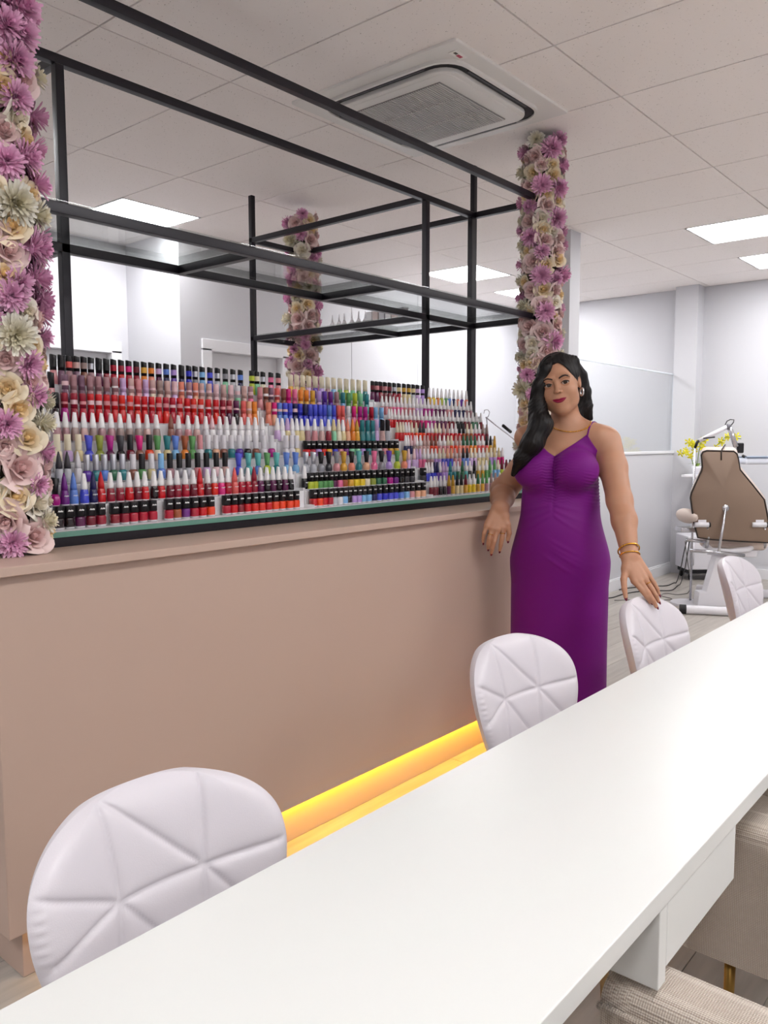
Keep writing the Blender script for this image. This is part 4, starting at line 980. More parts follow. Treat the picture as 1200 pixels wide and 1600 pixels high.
for sx, sy, top, lean in ((-.03, -.01, .30, -.06), (.02, .01, .33, .03), (.10, .0, .36, .22), (-.01, .02, .2, -.10)):
    dx, dy = .646, -.763; pts = [Vector(((sx*.3)*dx, sy+(sx*.3)*dy, .05)), Vector(((sx*.6+lean*.3)*dx, sy+(sx*.6+lean*.3)*dy, .05+top*.5)), Vector(((sx+lean*.8)*dx, sy+(sx+lean*.8)*dy, .05+top*.9)), Vector(((sx+lean*1.4)*dx, sy-.02+(sx+lean*1.4)*dy, .02+top*.92))]
    MB().tube(pts, .004, 5).obj('stem', M_stem, orc, smooth=True)
    for k in range(7):
        t_ = .45+.08*k; i = min(2, int(t_*3)); f = t_*3-i; c = pts[i].lerp(pts[i+1], f)+Vector((ro.uniform(-.03, .03), ro.uniform(-.03, .03), ro.uniform(-.02, .02)))
        o = link('flower', FLM, M_ory, orc); o.location = c; o.rotation_euler = (math.radians(90)+ro.uniform(-.5, .5), 0, math.radians(-60)+ro.uniform(-.8, .8)); s_ = ro.uniform(.8, 1.15); o.scale = (s_, s_, s_)
for k in range(4):
    a = k*1.6; MB().add([(0, 0, .06), (.05*math.cos(a)-.015*math.sin(a), .05*math.sin(a)+.015*math.cos(a), .11), (.12*math.cos(a), .12*math.sin(a), .10), (.05*math.cos(a)+.015*math.sin(a), .05*math.sin(a)-.015*math.cos(a), .108)], [(0, 1, 2, 3)]).obj('leaf', M_stem, orc)

# cords on the floor
def cord(label, pix, m, r=.0045):
    pts = []
    for q in pix:
        p = on_z(q[0], q[1], r) if len(q) == 2 else at_depth(q[0], q[1], q[2]); pts.append(p)
    sm = []
    for i in range(len(pts)-1):
        a, b, c, d = pts[max(0, i-1)], pts[i], pts[i+1], pts[min(len(pts)-1, i+2)]
        for k in range(6):
            t_ = k/6; sm.append(.5*((2*b)+(c-a)*t_+(2*a-5*b+4*c-d)*t_*t_+(-a+3*b-3*c+d)*t_**3))
    sm.append(pts[-1])
    for p in sm: p.z = max(p.z, r); p.y = min(p.y, 3.12)
    tag(MB().tube(sm, r, 6).obj('power_cord', m, smooth=True), label, 'cord', 'cords on the floor by the treatment chair')
M_gcord = mat('grey_cord', '#6f6b69', .5)
cord('black power cord trailing straight from the treatment chair towards the dress', [(1073, 845, 6.44), (1068, 866, 6.7), (1064, 886, 7.2), (1056, 911), (1042, 915), (1018, 916), (990, 918), (962, 921)], M_blk)
cord('black power cord looping widest across the floor by the treatment chair', [(1077, 846, 6.44), (1073, 872, 6.7), (1069, 893, 7.1), (1062, 914), (1050, 922), (1030, 923), (1000, 924), (975, 928), (955, 934), (935, 934)], M_blk)
cord('thin grey cord curling round under the treatment chair', [(1070.5, 846, 6.44), (1074, 875, 6.6), (1078, 898, 7.0), (1080, 912, 7.35), (1074, 927), (1058, 929), (1040, 927), (1034, 931), (1050, 936), (1030, 938), (1000, 937), (960, 938)], M_gcord, .0035)
# thin lamp arm leaning over the far rack
la = thing('desk_lamp', 'thin wire desk lamp arm with a black clip beside the far rack', 'lamp', (3.80, 2.44, 1.129))
L0 = Vector((3.80, 2.44, 1.129))
def lq(px, py, y=2.44): return on_y(px, py, y)-L0
MB().lathe([(.03, 0), (.03, .008), (.006, .012)], 14, (0, 0, -.0003)).obj('base', M_chrome, la)
MB().tube([(0, 0, .01), (lq(760, 690).x*.3, 0, .2), lq(760, 652)], .003, 6).obj('stem', M_chrome, la, smooth=True)
MB().tube([lq(756, 646), lq(757, 641), lq(762, 640), lq(765, 644), lq(763, 651), lq(759, 653)], .0022, 6).obj('wire_loop', M_chrome, la, smooth=True)
MB().tube([lq(759, 652), lq(783, 671), lq(800, 684), lq(812, 694)], .003, 6).obj('arm', M_chrome, la, smooth=True)
MB().tube([lq(786, 665), lq(798, 675)], .009, 8).obj('clip', M_blk, la, smooth=True)

# white dispensers and boxes on the return shelf
zs = 2.0417
NOZ = MB().lathe([(.019, 0), (.021, .004), (.021, .022), (.016, .034), (.008, .046)], 12).mesh('dispenser_bottle', True); NOZ.materials.append(M_white)
NZC = MB().lathe([(.008, .0455), (.0065, .056), (.0025, .086), (.002, .09)], 10).mesh('nozzle', True); NZC.materials.append(M_white)
XS = 3.56
def on_shelf(px, py):                                     # the row runs back along the return shelf
    d = ray(px, py); return Vector((XS, d[1]*XS/d[0], zs))
for i, px in enumerate((519.5, 530, 538, 550, 560.5, 571)):
    o = link('dispenser_bottle', NOZ, M_white); o.location = on_shelf(px, 503)
    tag(o, 'small white nozzle bottle on the glass shelf of the frame return', 'bottle', 'white nozzle bottles on the return shelf'); link('nozzle', NZC, M_white, o)
BXM = MB().box((-.022, -.019, 0), (.022, .019, .075)).mesh('product_box'); BXM.materials.append(M_white)
CLR = [mat('box_'+c, h, .45) for c, h in (('white', '#eeeef2'), ('blush', '#dccbc8'), ('grey', '#cfcfd6'))]
for i, px in enumerate((580, 590, 600, 610, 620, 630)):
    o = link('product_box', BXM, CLR[i % 3]); o.location = on_shelf(px, 499)
    tag(o, '%s product box among the boxes on the glass return shelf' % ('white', 'blush', 'pale grey')[i % 3], 'box', 'product boxes on the return shelf')
# ================================================================ the woman
# local space: x to her left (picture right), y away from the camera, z up
PD, PX0 = 3.35, .716
_fw = np.array([RW[0, 2], RW[1, 2]]); _fw /= np.linalg.norm(_fw); _rt = np.array([_fw[1], -_fw[0]])
P_ORG = _rt*PX0+_fw*PD
P_RZ = math.atan2(_rt[1], _rt[0])
def P(px, py, y=0.0):
    d = ray(px, py); h = d[:2]; t = (PD+y)/(h@_fw)
    return np.array([(h@_rt)*t-PX0, y, d[2]*t+CAM_H])
def smin(a, b, k):
    h = np.clip(.5+.5*(b-a)/k, 0, 1); return b+(a-b)*h-k*h*(1-h)
def smax(a, b, k): return -smin(-a, -b, k)
def ell(p, c, r):
    q = (p-np.array(c, np.float32))/np.array(r, np.float32); k0 = np.sqrt((q*q).sum(1)); q2 = q/np.array(r, np.float32); k1 = np.sqrt((q2*q2).sum(1))+1e-9
    return k0*(k0-1)/k1
def cap(p, a, b, ra, rb):
    a = np.array(a, np.float32); b = np.array(b, np.float32); v = b-a; L = v@v
    t = np.clip(((p-a)@v)/L, 0, 1); d = p-a-t[:, None]*v
    return np.sqrt((d*d).sum(1))-(ra+(rb-ra)*t)
def chain(p, pts, rs, k=.006):
    d = None
    for i in range(len(pts)-1):
        e = cap(p, pts[i], pts[i+1], rs[i], rs[i+1]); d = e if d is None else smin(d, e, k)
    return d
def rotm(yaw=0, roll=0, pitch=0):
    cy, sy = math.cos(yaw), math.sin(yaw); cr, sr = math.cos(roll), math.sin(roll); cp, sp = math.cos(pitch), math.sin(pitch)
    Rz = np.array([[cy, -sy, 0], [sy, cy, 0], [0, 0, 1]]); Ry = np.array([[cr, 0, sr], [0, 1, 0], [-sr, 0, cr]]); Rx = np.array([[1, 0, 0], [0, cp, -sp], [0, sp, cp]])
    return Ry @ Rz @ Rx
def surface(fn, xs, ys, zs, band=.03, coarse=.016):
    """surface nets on a rectilinear grid, evaluated only near the surface"""
    lo = np.array([xs[0], ys[0], zs[0]]); hi = np.array([xs[-1], ys[-1], zs[-1]])
    n = np.ceil((hi-lo)/coarse).astype(int)+2
    g = [lo[i]+coarse*np.arange(n[i]) for i in range(3)]
    G = np.stack(np.meshgrid(*g, indexing='ij'), -1).reshape(-1, 3).astype(np.float32)
    C = np.concatenate([fn(G[i:i+400000]) for i in range(0, len(G), 400000)]).reshape(n)
    def ci(v, i): return np.clip(np.round((v-lo[i])/coarse).astype(int), 0, n[i]-1)
    ix, iy, iz = ci(xs, 0), ci(ys, 1), ci(zs, 2)
    D = C[np.ix_(ix, iy, iz)].astype(np.float32)
    I = np.argwhere(np.abs(D) < band)
    pts = np.stack([xs[I[:, 0]], ys[I[:, 1]], zs[I[:, 2]]], 1).astype(np.float32)
    val = np.concatenate([fn(pts[i:i+400000]) for i in range(0, len(pts), 400000)]) if len(pts) else np.zeros(0)
    D[I[:, 0], I[:, 1], I[:, 2]] = val
    S = D < 0
    s8 = np.zeros(tuple(d-1 for d in D.shape), np.uint8)
    for a in (0, 1):
        for b in (0, 1):
            for c in (0, 1): s8 += S[a:S.shape[0]-1+a, b:S.shape[1]-1+b, c:S.shape[2]-1+c]
    act = np.argwhere((s8 > 0) & (s8 < 8)); idx = -np.ones(s8.shape, np.int64); idx[act[:, 0], act[:, 1], act[:, 2]] = np.arange(len(act))
    acc = np.zeros((len(act), 3)); cnt = np.zeros(len(act))
    X = [xs, ys, zs]
    corners = [(a, b, c) for a in (0, 1) for b in (0, 1) for c in (0, 1)]
    def cp(off): return np.stack([X[i][act[:, i]+off[i]] for i in range(3)], 1), D[act[:, 0]+off[0], act[:, 1]+off[1], act[:, 2]+off[2]]
    cv = {o: cp(o) for o in corners}
    for o in corners:
        for ax in range(3):
            if o[ax]: continue
            q = list(o); q[ax] = 1; q = tuple(q)
            pa, da = cv[o]; pb, db = cv[q]; m = (da < 0) != (db < 0)
            t = da[m]/(da[m]-db[m]+1e-12)
            acc[m] += pa[m]+(pb[m]-pa[m])*t[:, None]; cnt[m] += 1
    V = acc/np.maximum(cnt, 1)[:, None]
    for _ in range(2):                                   # pull the vertices onto the surface
        e = 8e-4; d0 = fn(V.astype(np.float32)); gr = np.stack([fn((V+np.eye(3)[i]*e).astype(np.float32))-fn((V-np.eye(3)[i]*e).astype(np.float32)) for i in range(3)], 1)/(2*e)
        gn = np.sqrt((gr*gr).sum(1))+1e-6; V -= (gr/gn[:, None])*np.clip(d0/gn, -.003, .003)[:, None]*.8
    F = []
    for ax in range(3):
        o1, o2 = [(1, 2), (2, 0), (0, 1)][ax]
        A = [slice(None)]*3; Bq = [slice(None)]*3; A[ax] = slice(0, -1); Bq[ax] = slice(1, None)
        ch = S[tuple(A)] != S[tuple(Bq)]; E = np.argwhere(ch)
        E = E[(E[:, o1] > 0) & (E[:, o2] > 0) & (E[:, o1] < D.shape[o1]-1) & (E[:, o2] < D.shape[o2]-1)]
        if not len(E): continue
        def cell(d1, d2):
            q = E.copy(); q[:, o1] += d1; q[:, o2] += d2; return idx[q[:, 0], q[:, 1], q[:, 2]]
        quad = np.stack([cell(-1, -1), cell(0, -1), cell(0, 0), cell(-1, 0)], 1)
        ins = S[E[:, 0], E[:, 1], E[:, 2]]
        quad[~ins] = quad[~ins][:, ::-1]; F.append(quad[(quad >= 0).all(1)])
    return V, np.concatenate(F)
def np_mesh(name, V, F):
    me = bpy.data.meshes.new(name); me.vertices.add(len(V)); me.vertices.foreach_set('co', V.astype(np.float32).ravel())
    me.loops.add(F.size); me.loops.foreach_set('vertex_index', F.astype(np.int32).ravel())
    me.polygons.add(len(F)); me.polygons.foreach_set('loop_start', np.arange(0, F.size, F.shape[1], dtype=np.int32)); me.polygons.foreach_set('loop_total', np.full(len(F), F.shape[1], np.int32))
    me.update(); me.validate(); me.polygons.foreach_set('use_smooth', [True]*len(me.polygons)); return me
def axis(*seg):
    """piecewise spacing: (start, step), ..., end"""
    out = []; end = seg[-1]
    for i, (a, h) in enumerate(seg[:-1]):
        b = seg[i+1][0] if i+1 < len(seg)-1 else end
        m = max(1, int(round((b-a)/h))); out += list(a+(b-a)*np.arange(m)/m)
    return np.array(out+[end])

# ---- head space
HC = P(874, 601.5, -.01); HR = rotm(math.radians(-19), math.radians(-11.5), math.radians(0))
HS = 1.04
def to_head(p): return ((p-HC.astype(np.float32)) @ HR.astype(np.float32))/HS
def from_head(q): return (np.array(q)*HS) @ HR.T+HC
EYX, EYY, EYZ = .0315, -.0735, .004
def face_sdf(q):
    ax = np.abs(q[:, 0]); m = q.copy(); m[:, 0] = ax
    d = ell(q, (0, .018, .032), (.073, .091, .084))
    d = smin(d, ell(q, (0, -.022, -.022), (.064, .064, .082)), .03)
    d = smin(d, ell(q, (0, -.048, -.092), (.027, .032, .023)), .04)          # chin
    d = smin(d, ell(m, (.042, -.010, -.064), (.020, .036, .026)), .035)        # jaw angle
    d = smin(d, ell(m, (.037, -.054, -.030), (.027, .024, .027)), .025)        # cheeks
    d = smin(d, ell(m, (.028, -.074, .026), (.026, .014, .010)), .016)        # brows
    d = smax(d, -ell(m, (EYX, -.096, .004), (.020, .018, .013)), .012)        # sockets
    lid = ell(m, (EYX, EYY, EYZ), (.0180, .0145, .0140))
    xx = (m[:, 0]-EYX)/.0165; opening = np.abs(m[:, 2]-EYZ+.0003-.0010*xx)-.0062*np.clip(1-xx*xx, 0, 1)-.0002
    lid = np.maximum(lid, -opening)
    d = smin(d, lid, .004)
    d = smin(d, cap(q, (0, -.080, .016), (0, -.102, -.020), .0068, .0084), .010)   # nose
    d = smin(d, ell(q, (0, -.1025, -.0230), (.0090, .0085, .0075)), .006)
    d = smin(d, ell(m, (.0102, -.0925, -.0258), (.0062, .0080, .0058)), .006)
    d = smax(d, -ell(m, (.0065, -.0985, -.0325), (.0035, .005, .003)), .003)
    d = smin(d, ell(q, (0, -.076, -.060), (.028, .016, .020)), .016)          # mouth mound
    d = smin(d, ell(m, (.0745, .014, .000), (.0085, .018, .028)), .008)       # ears
    d = smax(d, -ell(m, (.083, .008, .004), (.006, .009, .014)), .004)
    return d*HS
# ---- torso space
TYAW = math.radians(-25); TC = np.array([.022, .035, 0.0]); TR = rotm(TYAW)
def to_torso(p): return (p-TC.astype(np.float32)) @ TR.astype(np.float32)
def from_torso(q): return np.array(q) @ TR.T+TC
def torso_sdf(q):
    m = q.copy(); m[:, 0] = np.abs(m[:, 0])
    d = ell(q, (0, .0, 1.235), (.150, .100, .215))
    d = smin(d, ell(q, (0, .005, 1.08), (.152, .112, .17)), .06)
    d = smin(d, ell(q, (0, .012, .885), (.190, .140, .19)), .07)
    d = smin(d, cap(m, (.03, .018, 1.435), (.150, .012, 1.395), .045, .052), .05)
    d = smin(d, ell(m, (.080, -.086, 1.262), (.088, .074, .080)), .035)
    d = smin(d, ell(q, (0, -.055, .98), (.13, .085, .14)), .06)
    return d
SL, EL, WL = P(948, 690, .0), P(968, 782, -.145), P(984, 868, -.30)
SR, ER, WRt = P(842, 702, .115), P(787, 766.5, .255), P(782, 792, .06)
NB = P(887, 664, .045)
def fpts(rows): return [P(*r) for r in rows]
FR = {'index': fpts([(786, 824, .030), (784.5, 841, .028), (782.5, 852, .036), (780.8, 860, .045)]),
      'middle': fpts([(777.5, 827, .028), (772.5, 845, .022), (769.5, 856, .030), (767.8, 864, .040)]),
      'ring': fpts([(769, 826, .030), (764.5, 841, .024), (763, 850, .032), (762.6, 857, .042)]),
      'little': fpts([(760.5, 821, .036), (756.5, 833, .034), (755.2, 841, .042), (754.8, 847.5, .050)]),
      'thumb': fpts([(789, 806, .045), (794, 820, .030), (796, 833, .028), (793.5, 844, .032)])}
FL = {'index': fpts([(991, 908, -0.351), (1003, 922, -0.371), (1010.5, 932, -0.379), (1016, 941, -0.379)]),
      'middle': fpts([(1000, 908, -0.353), (1012.5, 926, -0.377), (1020.5, 938, -0.386), (1025.5, 948, -0.386)]),
      'ring': fpts([(1008, 904, -0.345), (1019, 921, -0.364), (1025, 931, -0.373), (1029, 940, -0.375)]),
      'little': fpts([(1013, 898, -0.323), (1022, 911, -0.336), (1027, 920, -0.346), (1030, 929, -0.351)]),
      'thumb': fpts([(978, 888, -0.326), (974.5, 905, -0.351), (975.5, 920, -0.366), (978, 934, -0.379)])}
FRAD = {'index': (.0108, .0098, .0088, .0066), 'middle': (.0110, .0100, .0090, .0068), 'ring': (.0106, .0096, .0086, .0064), 'little': (.0096, .0084, .0074, .0056), 'thumb': (.0140, .0120, .0104, .0076)}
def hand_sdf(p, wrist, F, ln):
    d = None
    for k in ('index', 'middle', 'ring', 'little'):
        off = {'index': .35, 'middle': .12, 'ring': -.12, 'little': -.35}[k]
        base = np.array(wrist)+(F['index'][0]-F['little'][0])*off*.75
        c = cap(p, base, F[k][0], .0185, .0125); d = c if d is None else smin(d, c, .014)
    for k, pts in F.items():
        rs = FRAD[k]; f = chain(p, pts, rs, .003)
        d = smin(d, f, .006 if k != 'thumb' else .012)
    d = smin(d, cap(p, wrist, F['thumb'][0], .022, .0150), .016)
    return d
def near(p, c, R, fn):
    d = np.sqrt(((p-np.array(c, np.float32))**2).sum(1)); out = (d-R*.75).astype(np.float32); m = d < R
    if m.any(): out[m] = fn(p[m])
    return out
def body_sdf(p):
    h = near(p, HC, .26, lambda v: face_sdf(to_head(v))); q = to_torso(p)
    neck = cap(p, from_head((0, .022, -.045)), NB, .052, .058)
    d = smin(h, neck, .022)
    t = torso_sdf(q)
    d = smin(d, t, .035)
    tr = smin(cap(p, NB+np.array([.02, .01, -.01]), SL+np.array([-.01, .0, .01]), .040, .046), cap(p, NB+np.array([-.02, .01, -.01]), SR+np.array([.0, .0, .01]), .040, .046), .02)
    d = smin(d, tr, .03)
    aL = chain(p, [SL, SL*.55+EL*.45+np.array([.004, .008, 0]), EL, EL*.62+WL*.38+np.array([.004, 0, 0]), WL], [.058, .056, .049, .047, .0315], .02)
    aR = chain(p, [SR, SR*.5+ER*.5+np.array([0, .0, .0]), ER, ER*.55+WRt*.45, WRt], [.048, .056, .057, .050, .0345], .02)
    d = smin(d, aL, .022); d = smin(d, aR, .022)
    d = smin(d, near(p, (WL+FL['middle'][1])/2, .2, lambda v: hand_sdf(v, WL, FL, 1)), .012); d = smin(d, near(p, (WRt+FR['middle'][1])/2, .2, lambda v: hand_sdf(v, WRt, FR, 1)), .012)
    for s in (-1, 1):                                    # legs and feet under the dress
        g = chain(p, [from_torso((s*.09, .01, .80)), from_torso((s*.085, -.01, .46)), from_torso((s*.08, .03, .09))], [.085, .056, .036], .03)
        d = smin(d, g, .03); d = smin(d, cap(p, from_torso((s*.08, .035, .075)), from_torso((s*.088, -.12, .03)), .034, .024), .02)
    return d
def neckline(q):
    ax = np.abs(q[:, 0]+.002)
    f = np.where(ax < .118, 1.318+.088*(ax/.118)**1.1, 1.406-(ax-.118)*1.7)
    b = np.full_like(f, 1.30)
    w_ = np.clip((q[:, 1]+.02)/.05, 0, 1); return f*(1-w_)+np.minimum(f, b)*w_
def dress_sdf(p):
    q = to_torso(p); d = torso_sdf(q)-.0065
    # long sheath skirt
    z = q[:, 2]; rx = np.interp(z, [0, .2, .5, .75, .88, .98, 1.08, 1.2], [.212, .206, .204, .205, .196, .165, .130, .09]); ry = np.interp(z, [0, .3, .75, .9, 1.0, 1.2], [.17, .152, .150, .140, .11, .07])
    k = np.sqrt((q[:, 0]/rx)**2+((q[:, 1]-.01)/ry)**2); sk = (k-1)*np.minimum(rx, ry)
    sk = np.maximum(sk, z-1.15); d = smin(d, sk, .05)
    front = np.clip(-q[:, 1]/.04, 0, 1); ax = np.abs(q[:, 0])
    zz = z+.22*ax*ax+.0035*np.sin(q[:, 0]*75+1)+.002*np.sin(q[:, 0]*190)
    env = np.exp(-((z-1.225)/.088)**4)*np.exp(-(ax/.050)**1.3)
    d = d-front*env*.0021*np.sin(zz*2*math.pi/.0118)
    d = d+front*np.exp(-(q[:, 0]/.0060)**2)*np.exp(-((z-1.20)/.105)**4)*.0030                  # centre seam
    side = np.exp(-((q[:, 0]-.150)/.022)**2)*np.exp(-((z-1.18)/.07)**4); d = d-side*.0016*np.sin((z+.25*q[:, 0])*2*math.pi/.0135)
    pull = 0
    for j, (z0, sl) in enumerate(((1.125, .25), (1.105, .42), (1.085, .62))): pull = pull+np.exp(-((z-(z0-sl*ax))/.0085)**2)*np.clip(ax/.02, 0, 1)*np.exp(-ax/.07)
    d = d-pull*front*.0030
    for z0, sl, x0 in ((.93, .55, .05), (.905, .6, .06), (.955, .5, .045), (.88, .6, .03)): d = d-np.exp(-((z-(z0-sl*(q[:, 0]-x0)))/.010)**2)*np.exp(-((q[:, 0]-x0)/.05)**2)*front*.0022
    d = np.maximum(d, (z-neckline(q))*.75)
    return np.maximum(d, .085-z)

M_skin = mat('skin', '#b9886c', .45, var=(25, .05), sub=.12)
M_dress = mat('purple_jersey', '#720d79', .55, sheen=.04, bump=(900, .08))
woman = thing('person', 'woman in a long purple strappy dress leaning an arm on the counter', 'person', (P_ORG[0], P_ORG[1], 0), P_RZ)
bx = axis((-.36, .0045), (-.27, .003), (-.13, .0022), (.0, .0019), (.14, .003), (.22, .0026), (.32, .004), .36)
by = axis((-.46, .0028), (-.28, .0045), (-.135, .0019), (.06, .004), (.34, .004), .36)
bz = axis((-.005, .014), (.70, .006), (.74, .0027), (1.12, .004), (1.45, .0019), (1.76, .003), 1.77)
V, Fq = surface(body_sdf, bx, by, bz, band=.026)
body = link('body', np_mesh('body', V, Fq), M_skin, woman)
V, Fq = surface(dress_sdf, axis((-.27, .004), .28), axis((-.22, .004), .24), axis((.07, .012), (.80, .004), (1.10, .0028), (1.42, .004), 1.43), band=.03)
dress = link('dress', np_mesh('dress', V, Fq), M_dress, woman)
def on_body(fn, o, d, t0=0, t1=.3):
    """march from o along d to the surface"""
    t = t0
    for _ in range(80):
        v = float(fn(np.array([np.array(o)+np.array(d)*t], np.float32))[0])
        if v < 2e-4 or t > t1: break
        t += v*.8
    return np.array(o)+np.array(d)*t
# straps
for s in (-1, 1):
    pts = [on_body(dress_sdf, from_torso((s*.1165, -.22, 1.394)), TR @ np.array([0, 1, 0]), 0, .4)]
    for k in range(1, 12):
        a = math.radians(14+k*12); tx = s*(.1175+.0025*k)
        c = np.array([tx, .03, 1.395]); o = c+np.array([0, -math.cos(a), math.sin(a)])*.25
        pts.append(on_body(lambda v: np.minimum(body_sdf(v), dress_sdf(v)), from_torso(o), TR @ np.array([0, math.cos(a), -math.sin(a)]), 0, .3))
    MB().tube([tuple(p) for p in pts], .0034, 8).obj('strap', M_dress, woman, smooth=True)
# face details
def face_pt(x, z, off=0.0):
    o = np.array([x, -.16, z]); t = 0
    for _ in range(60):
        v = float(face_sdf(np.array([[x, -.16+t, z]], np.float32))[0])/HS
        if v < 1e-4 or t > .2: break
        t += v*.7
    return np.array([x, -.16+t-off, z])
def eye_mat():
    m, n, l, p = new_mat('eye')
    tc = n.new('ShaderNodeTexCoord'); sp = n.new('ShaderNodeSeparateXYZ'); l.new(tc.outputs['Object'], sp.inputs[0])
    cb = n.new('ShaderNodeCombineXYZ'); l.new(sp.outputs['X'], cb.inputs[0]); l.new(sp.outputs['Z'], cb.inputs[1])
    ln = n.new('ShaderNodeVectorMath'); ln.operation = 'LENGTH'; l.new(cb.outputs[0], ln.inputs[0])
    r = n.new('ShaderNodeValToRGB'); e = r.color_ramp.elements; r.color_ramp.interpolation = 'LINEAR'
    e[0].position = 0; e[0].color = (.004, .003, .003, 1); e[1].position = .6; e[1].color = (.72, .68, .66, 1)
    x = r.color_ramp.elements.new(.20); x.color = (.006, .004, .003, 1); x = r.color_ramp.elements.new(.26); x.color = (.05, .022, .01, 1); x = r.color_ramp.elements.new(.50); x.color = (.03, .012, .006, 1)
    mu = n.new('ShaderNodeMath'); mu.operation = 'MULTIPLY'; mu.inputs[1].default_value = 72; l.new(ln.outputs['Value'], mu.inputs[0]); l.new(mu.outputs[0], r.inputs['Fac'])
    l.new(r.outputs['Color'], p.inputs['Base Color']); p.inputs['Roughness'].default_value = .08; return m
M_eye = eye_mat(); M_brow = mat('brow_hair', '#2a1812', .7); M_lash = mat('lashes', '#120a0a', .6); M_lip = mat('lipstick', '#8f1a3e', .35)
HM = Matrix([list(HR[i]*HS)+[HC[i]] for i in range(3)]+[[0, 0, 0, 1]])
for s in (-1, 1):
    e = MB().ball((0, 0, 0), .0128, 24, 16).obj('eye', M_eye, woman, smooth=True)
    e.matrix_local = HM @ Matrix.Translation((s*EYX, EYY, EYZ)) @ Matrix.Rotation(math.radians(10), 4, 'Z')
    def arc(k, up):
        xx = -1+2*k/10; return (s*(EYX+xx*.0165), up*.0062*(1-xx*xx)+.0010*xx)
    pts = []
    for k in range(11):
        x, dz = arc(k, 1); dx = x-s*EYX; y = EYY-math.sqrt(max(1e-6, .0149**2*(1-(dx/.0184)**2-(dz/.0144)**2)))
        pts.append(from_head((x, y-.0002, EYZ+dz)))
    MB().tube([tuple(q) for q in pts], [.0007+.0014*min(1, k/3)*min(1, (11-k)/2) for k in range(11)], 6).obj('eyelashes', M_lash, woman, smooth=True)
    br = [(.0125, .0225), (.020, .0265), (.029, .0295), (.038, .0295), (.0465, .0255), (.052, .0215)]; pts = []
    for i, (x, z) in enumerate(br): pts.append(from_head(face_pt(s*x, z, .0003)))
    mb = MB()
    for dz, rr_ in ((0, 1), (.0016, .8), (-.0014, .8)): mb.tube([tuple(q+HR @ np.array([0, 0, dz])) for q in pts], [.0020*rr_, .0026*rr_, .0026*rr_, .0022*rr_, .0016*rr_, .0007*rr_], 6)
    mb.obj('eyebrow', M_brow, woman, smooth=True)
def lips():
    mb = MB(); W_ = .0275; zc = -.0590
    for part in (1, -1):
        N, K = 25, 7; vs = []
        for i in range(N):
            x = -W_+2*W_*i/(N-1); u = x/W_
            mid = zc+.0058*u*u                                            # smiling mouth line
            top = (.0074*(1-u*u)**.8-.0018*math.exp(-(x/.004)**2)) if part > 0 else -.0104*(1-u*u)**.75
            for j in range(K):
                t = j/(K-1); z = mid+top*t
                b = .0034*math.sin(math.pi*min(1, .12+t*.88))*(1-u*u)**.5-.0012*(1-t)**6
                q = face_pt(x, z, .0003+b); vs.append(tuple(from_head(q)))
        fs = [(i*K+j, (i+1)*K+j, (i+1)*K+j+1, i*K+j+1) for i in range(N-1) for j in range(K-1)]
        mb.add(vs, fs)
    return mb
lips().obj('lips', M_lip, woman, smooth=True)
# nails
M_nail = mat('burgundy_nail', '#6b0f2c', .15, coat=.6)
def nail(pts, r, toward):
    tip, prev = np.array(pts[-1]), np.array(pts[-2]); d = tip-prev; d /= np.linalg.norm(d)
    n_ = np.array(toward)-d*(np.array(toward)@d); n_ /= np.linalg.norm(n_); s_ = np.cross(d, n_)
    mb = MB().ball((0, 0, 0), 1, 10, 6); c = tip+d*.0035+n_*r*.55
    mb.v = [tuple(c+d*v[0]*.0098+s_*v[1]*r*.78+n_*v[2]*.0028) for v in mb.v]
    mb.obj('fingernail', M_nail, woman, smooth=True)
for k, q in FR.items(): nail(q, FRAD[k][3], (0.25, -1, .1) if k != 'thumb' else (.5, -.8, 0))
for k, q in FL.items(): nail(q, FRAD[k][3], (.3, -.8, .7) if k != 'thumb' else (-.3, -.8, .5))
# jewellery
M_gold = mat('gold', '#d9a441', .2, metal=1.0); M_silver = mat('silver', '#cfcdd0', .18, metal=1.0)
def ring(c, axis_, R, r, m, name, sq=1.0, tilt=None):
    a = np.array(axis_)/np.linalg.norm(axis_); u = np.cross(a, (0, 1, .2)); u /= np.linalg.norm(u); v = np.cross(a, u)
    MB().tube([tuple(np.array(c)+R*(math.cos(t)*u+math.sin(t)*v*sq)) for t in np.arange(20)*math.pi/10], r, 8, closed=True).obj(name, m, woman, smooth=True)
fd = WL-EL
ring(WL-fd*.10, fd+np.array([.02, -.04, 0]), .0405, .0030, M_gold, 'bracelet'); ring(WL-fd*.005, fd+np.array([0, .03, 0]), .0375, .0022, M_gold, 'bracelet')
for F_, k, t in ((FR, 'index', .55), (FR, 'ring', .6), (FL, 'ring', .45)):
    a, b = np.array(F_[k][0]), np.array(F_[k][1]); ring(a+(b-a)*t, b-a, .0112, .0014, M_gold, 'finger_ring')
ec = from_head((.079, .006, -.044))
MB().tube([tuple(ec+np.array([.0105*math.sin(t)*.45, -.0105*math.sin(t)*.6, .0150*math.cos(t)])) for t in np.arange(14)*math.pi/7], .0042, 8, closed=True).obj('earring', M_silver, woman, smooth=True)
nk = []
for k in range(41):
    th = math.pi*(k/40)*1.0+math.pi; x = .088*math.cos(th); f = math.sin(th)
    o = np.array([NB[0]-.004+x*1.0, NB[1]-.02+.11*f, 1.62]); q = on_body(body_sdf, (NB[0]-.004+x, -.25, NB[2]+.005+.052*(f*1.0)*1.0+.018), (0, 1, 0), 0, .5)
    nk.append(q+np.array([0, -.002, 0]))
mb = MB()
for i in range(len(nk)-1):
    a, b = nk[i], nk[i+1]; c = (a+b)/2
    mb.ball(tuple(c), .0030, 8, 5); 
mb.tube([tuple(q) for q in nk], .0012, 6)
mb.obj('necklace', M_gold, woman, smooth=True)
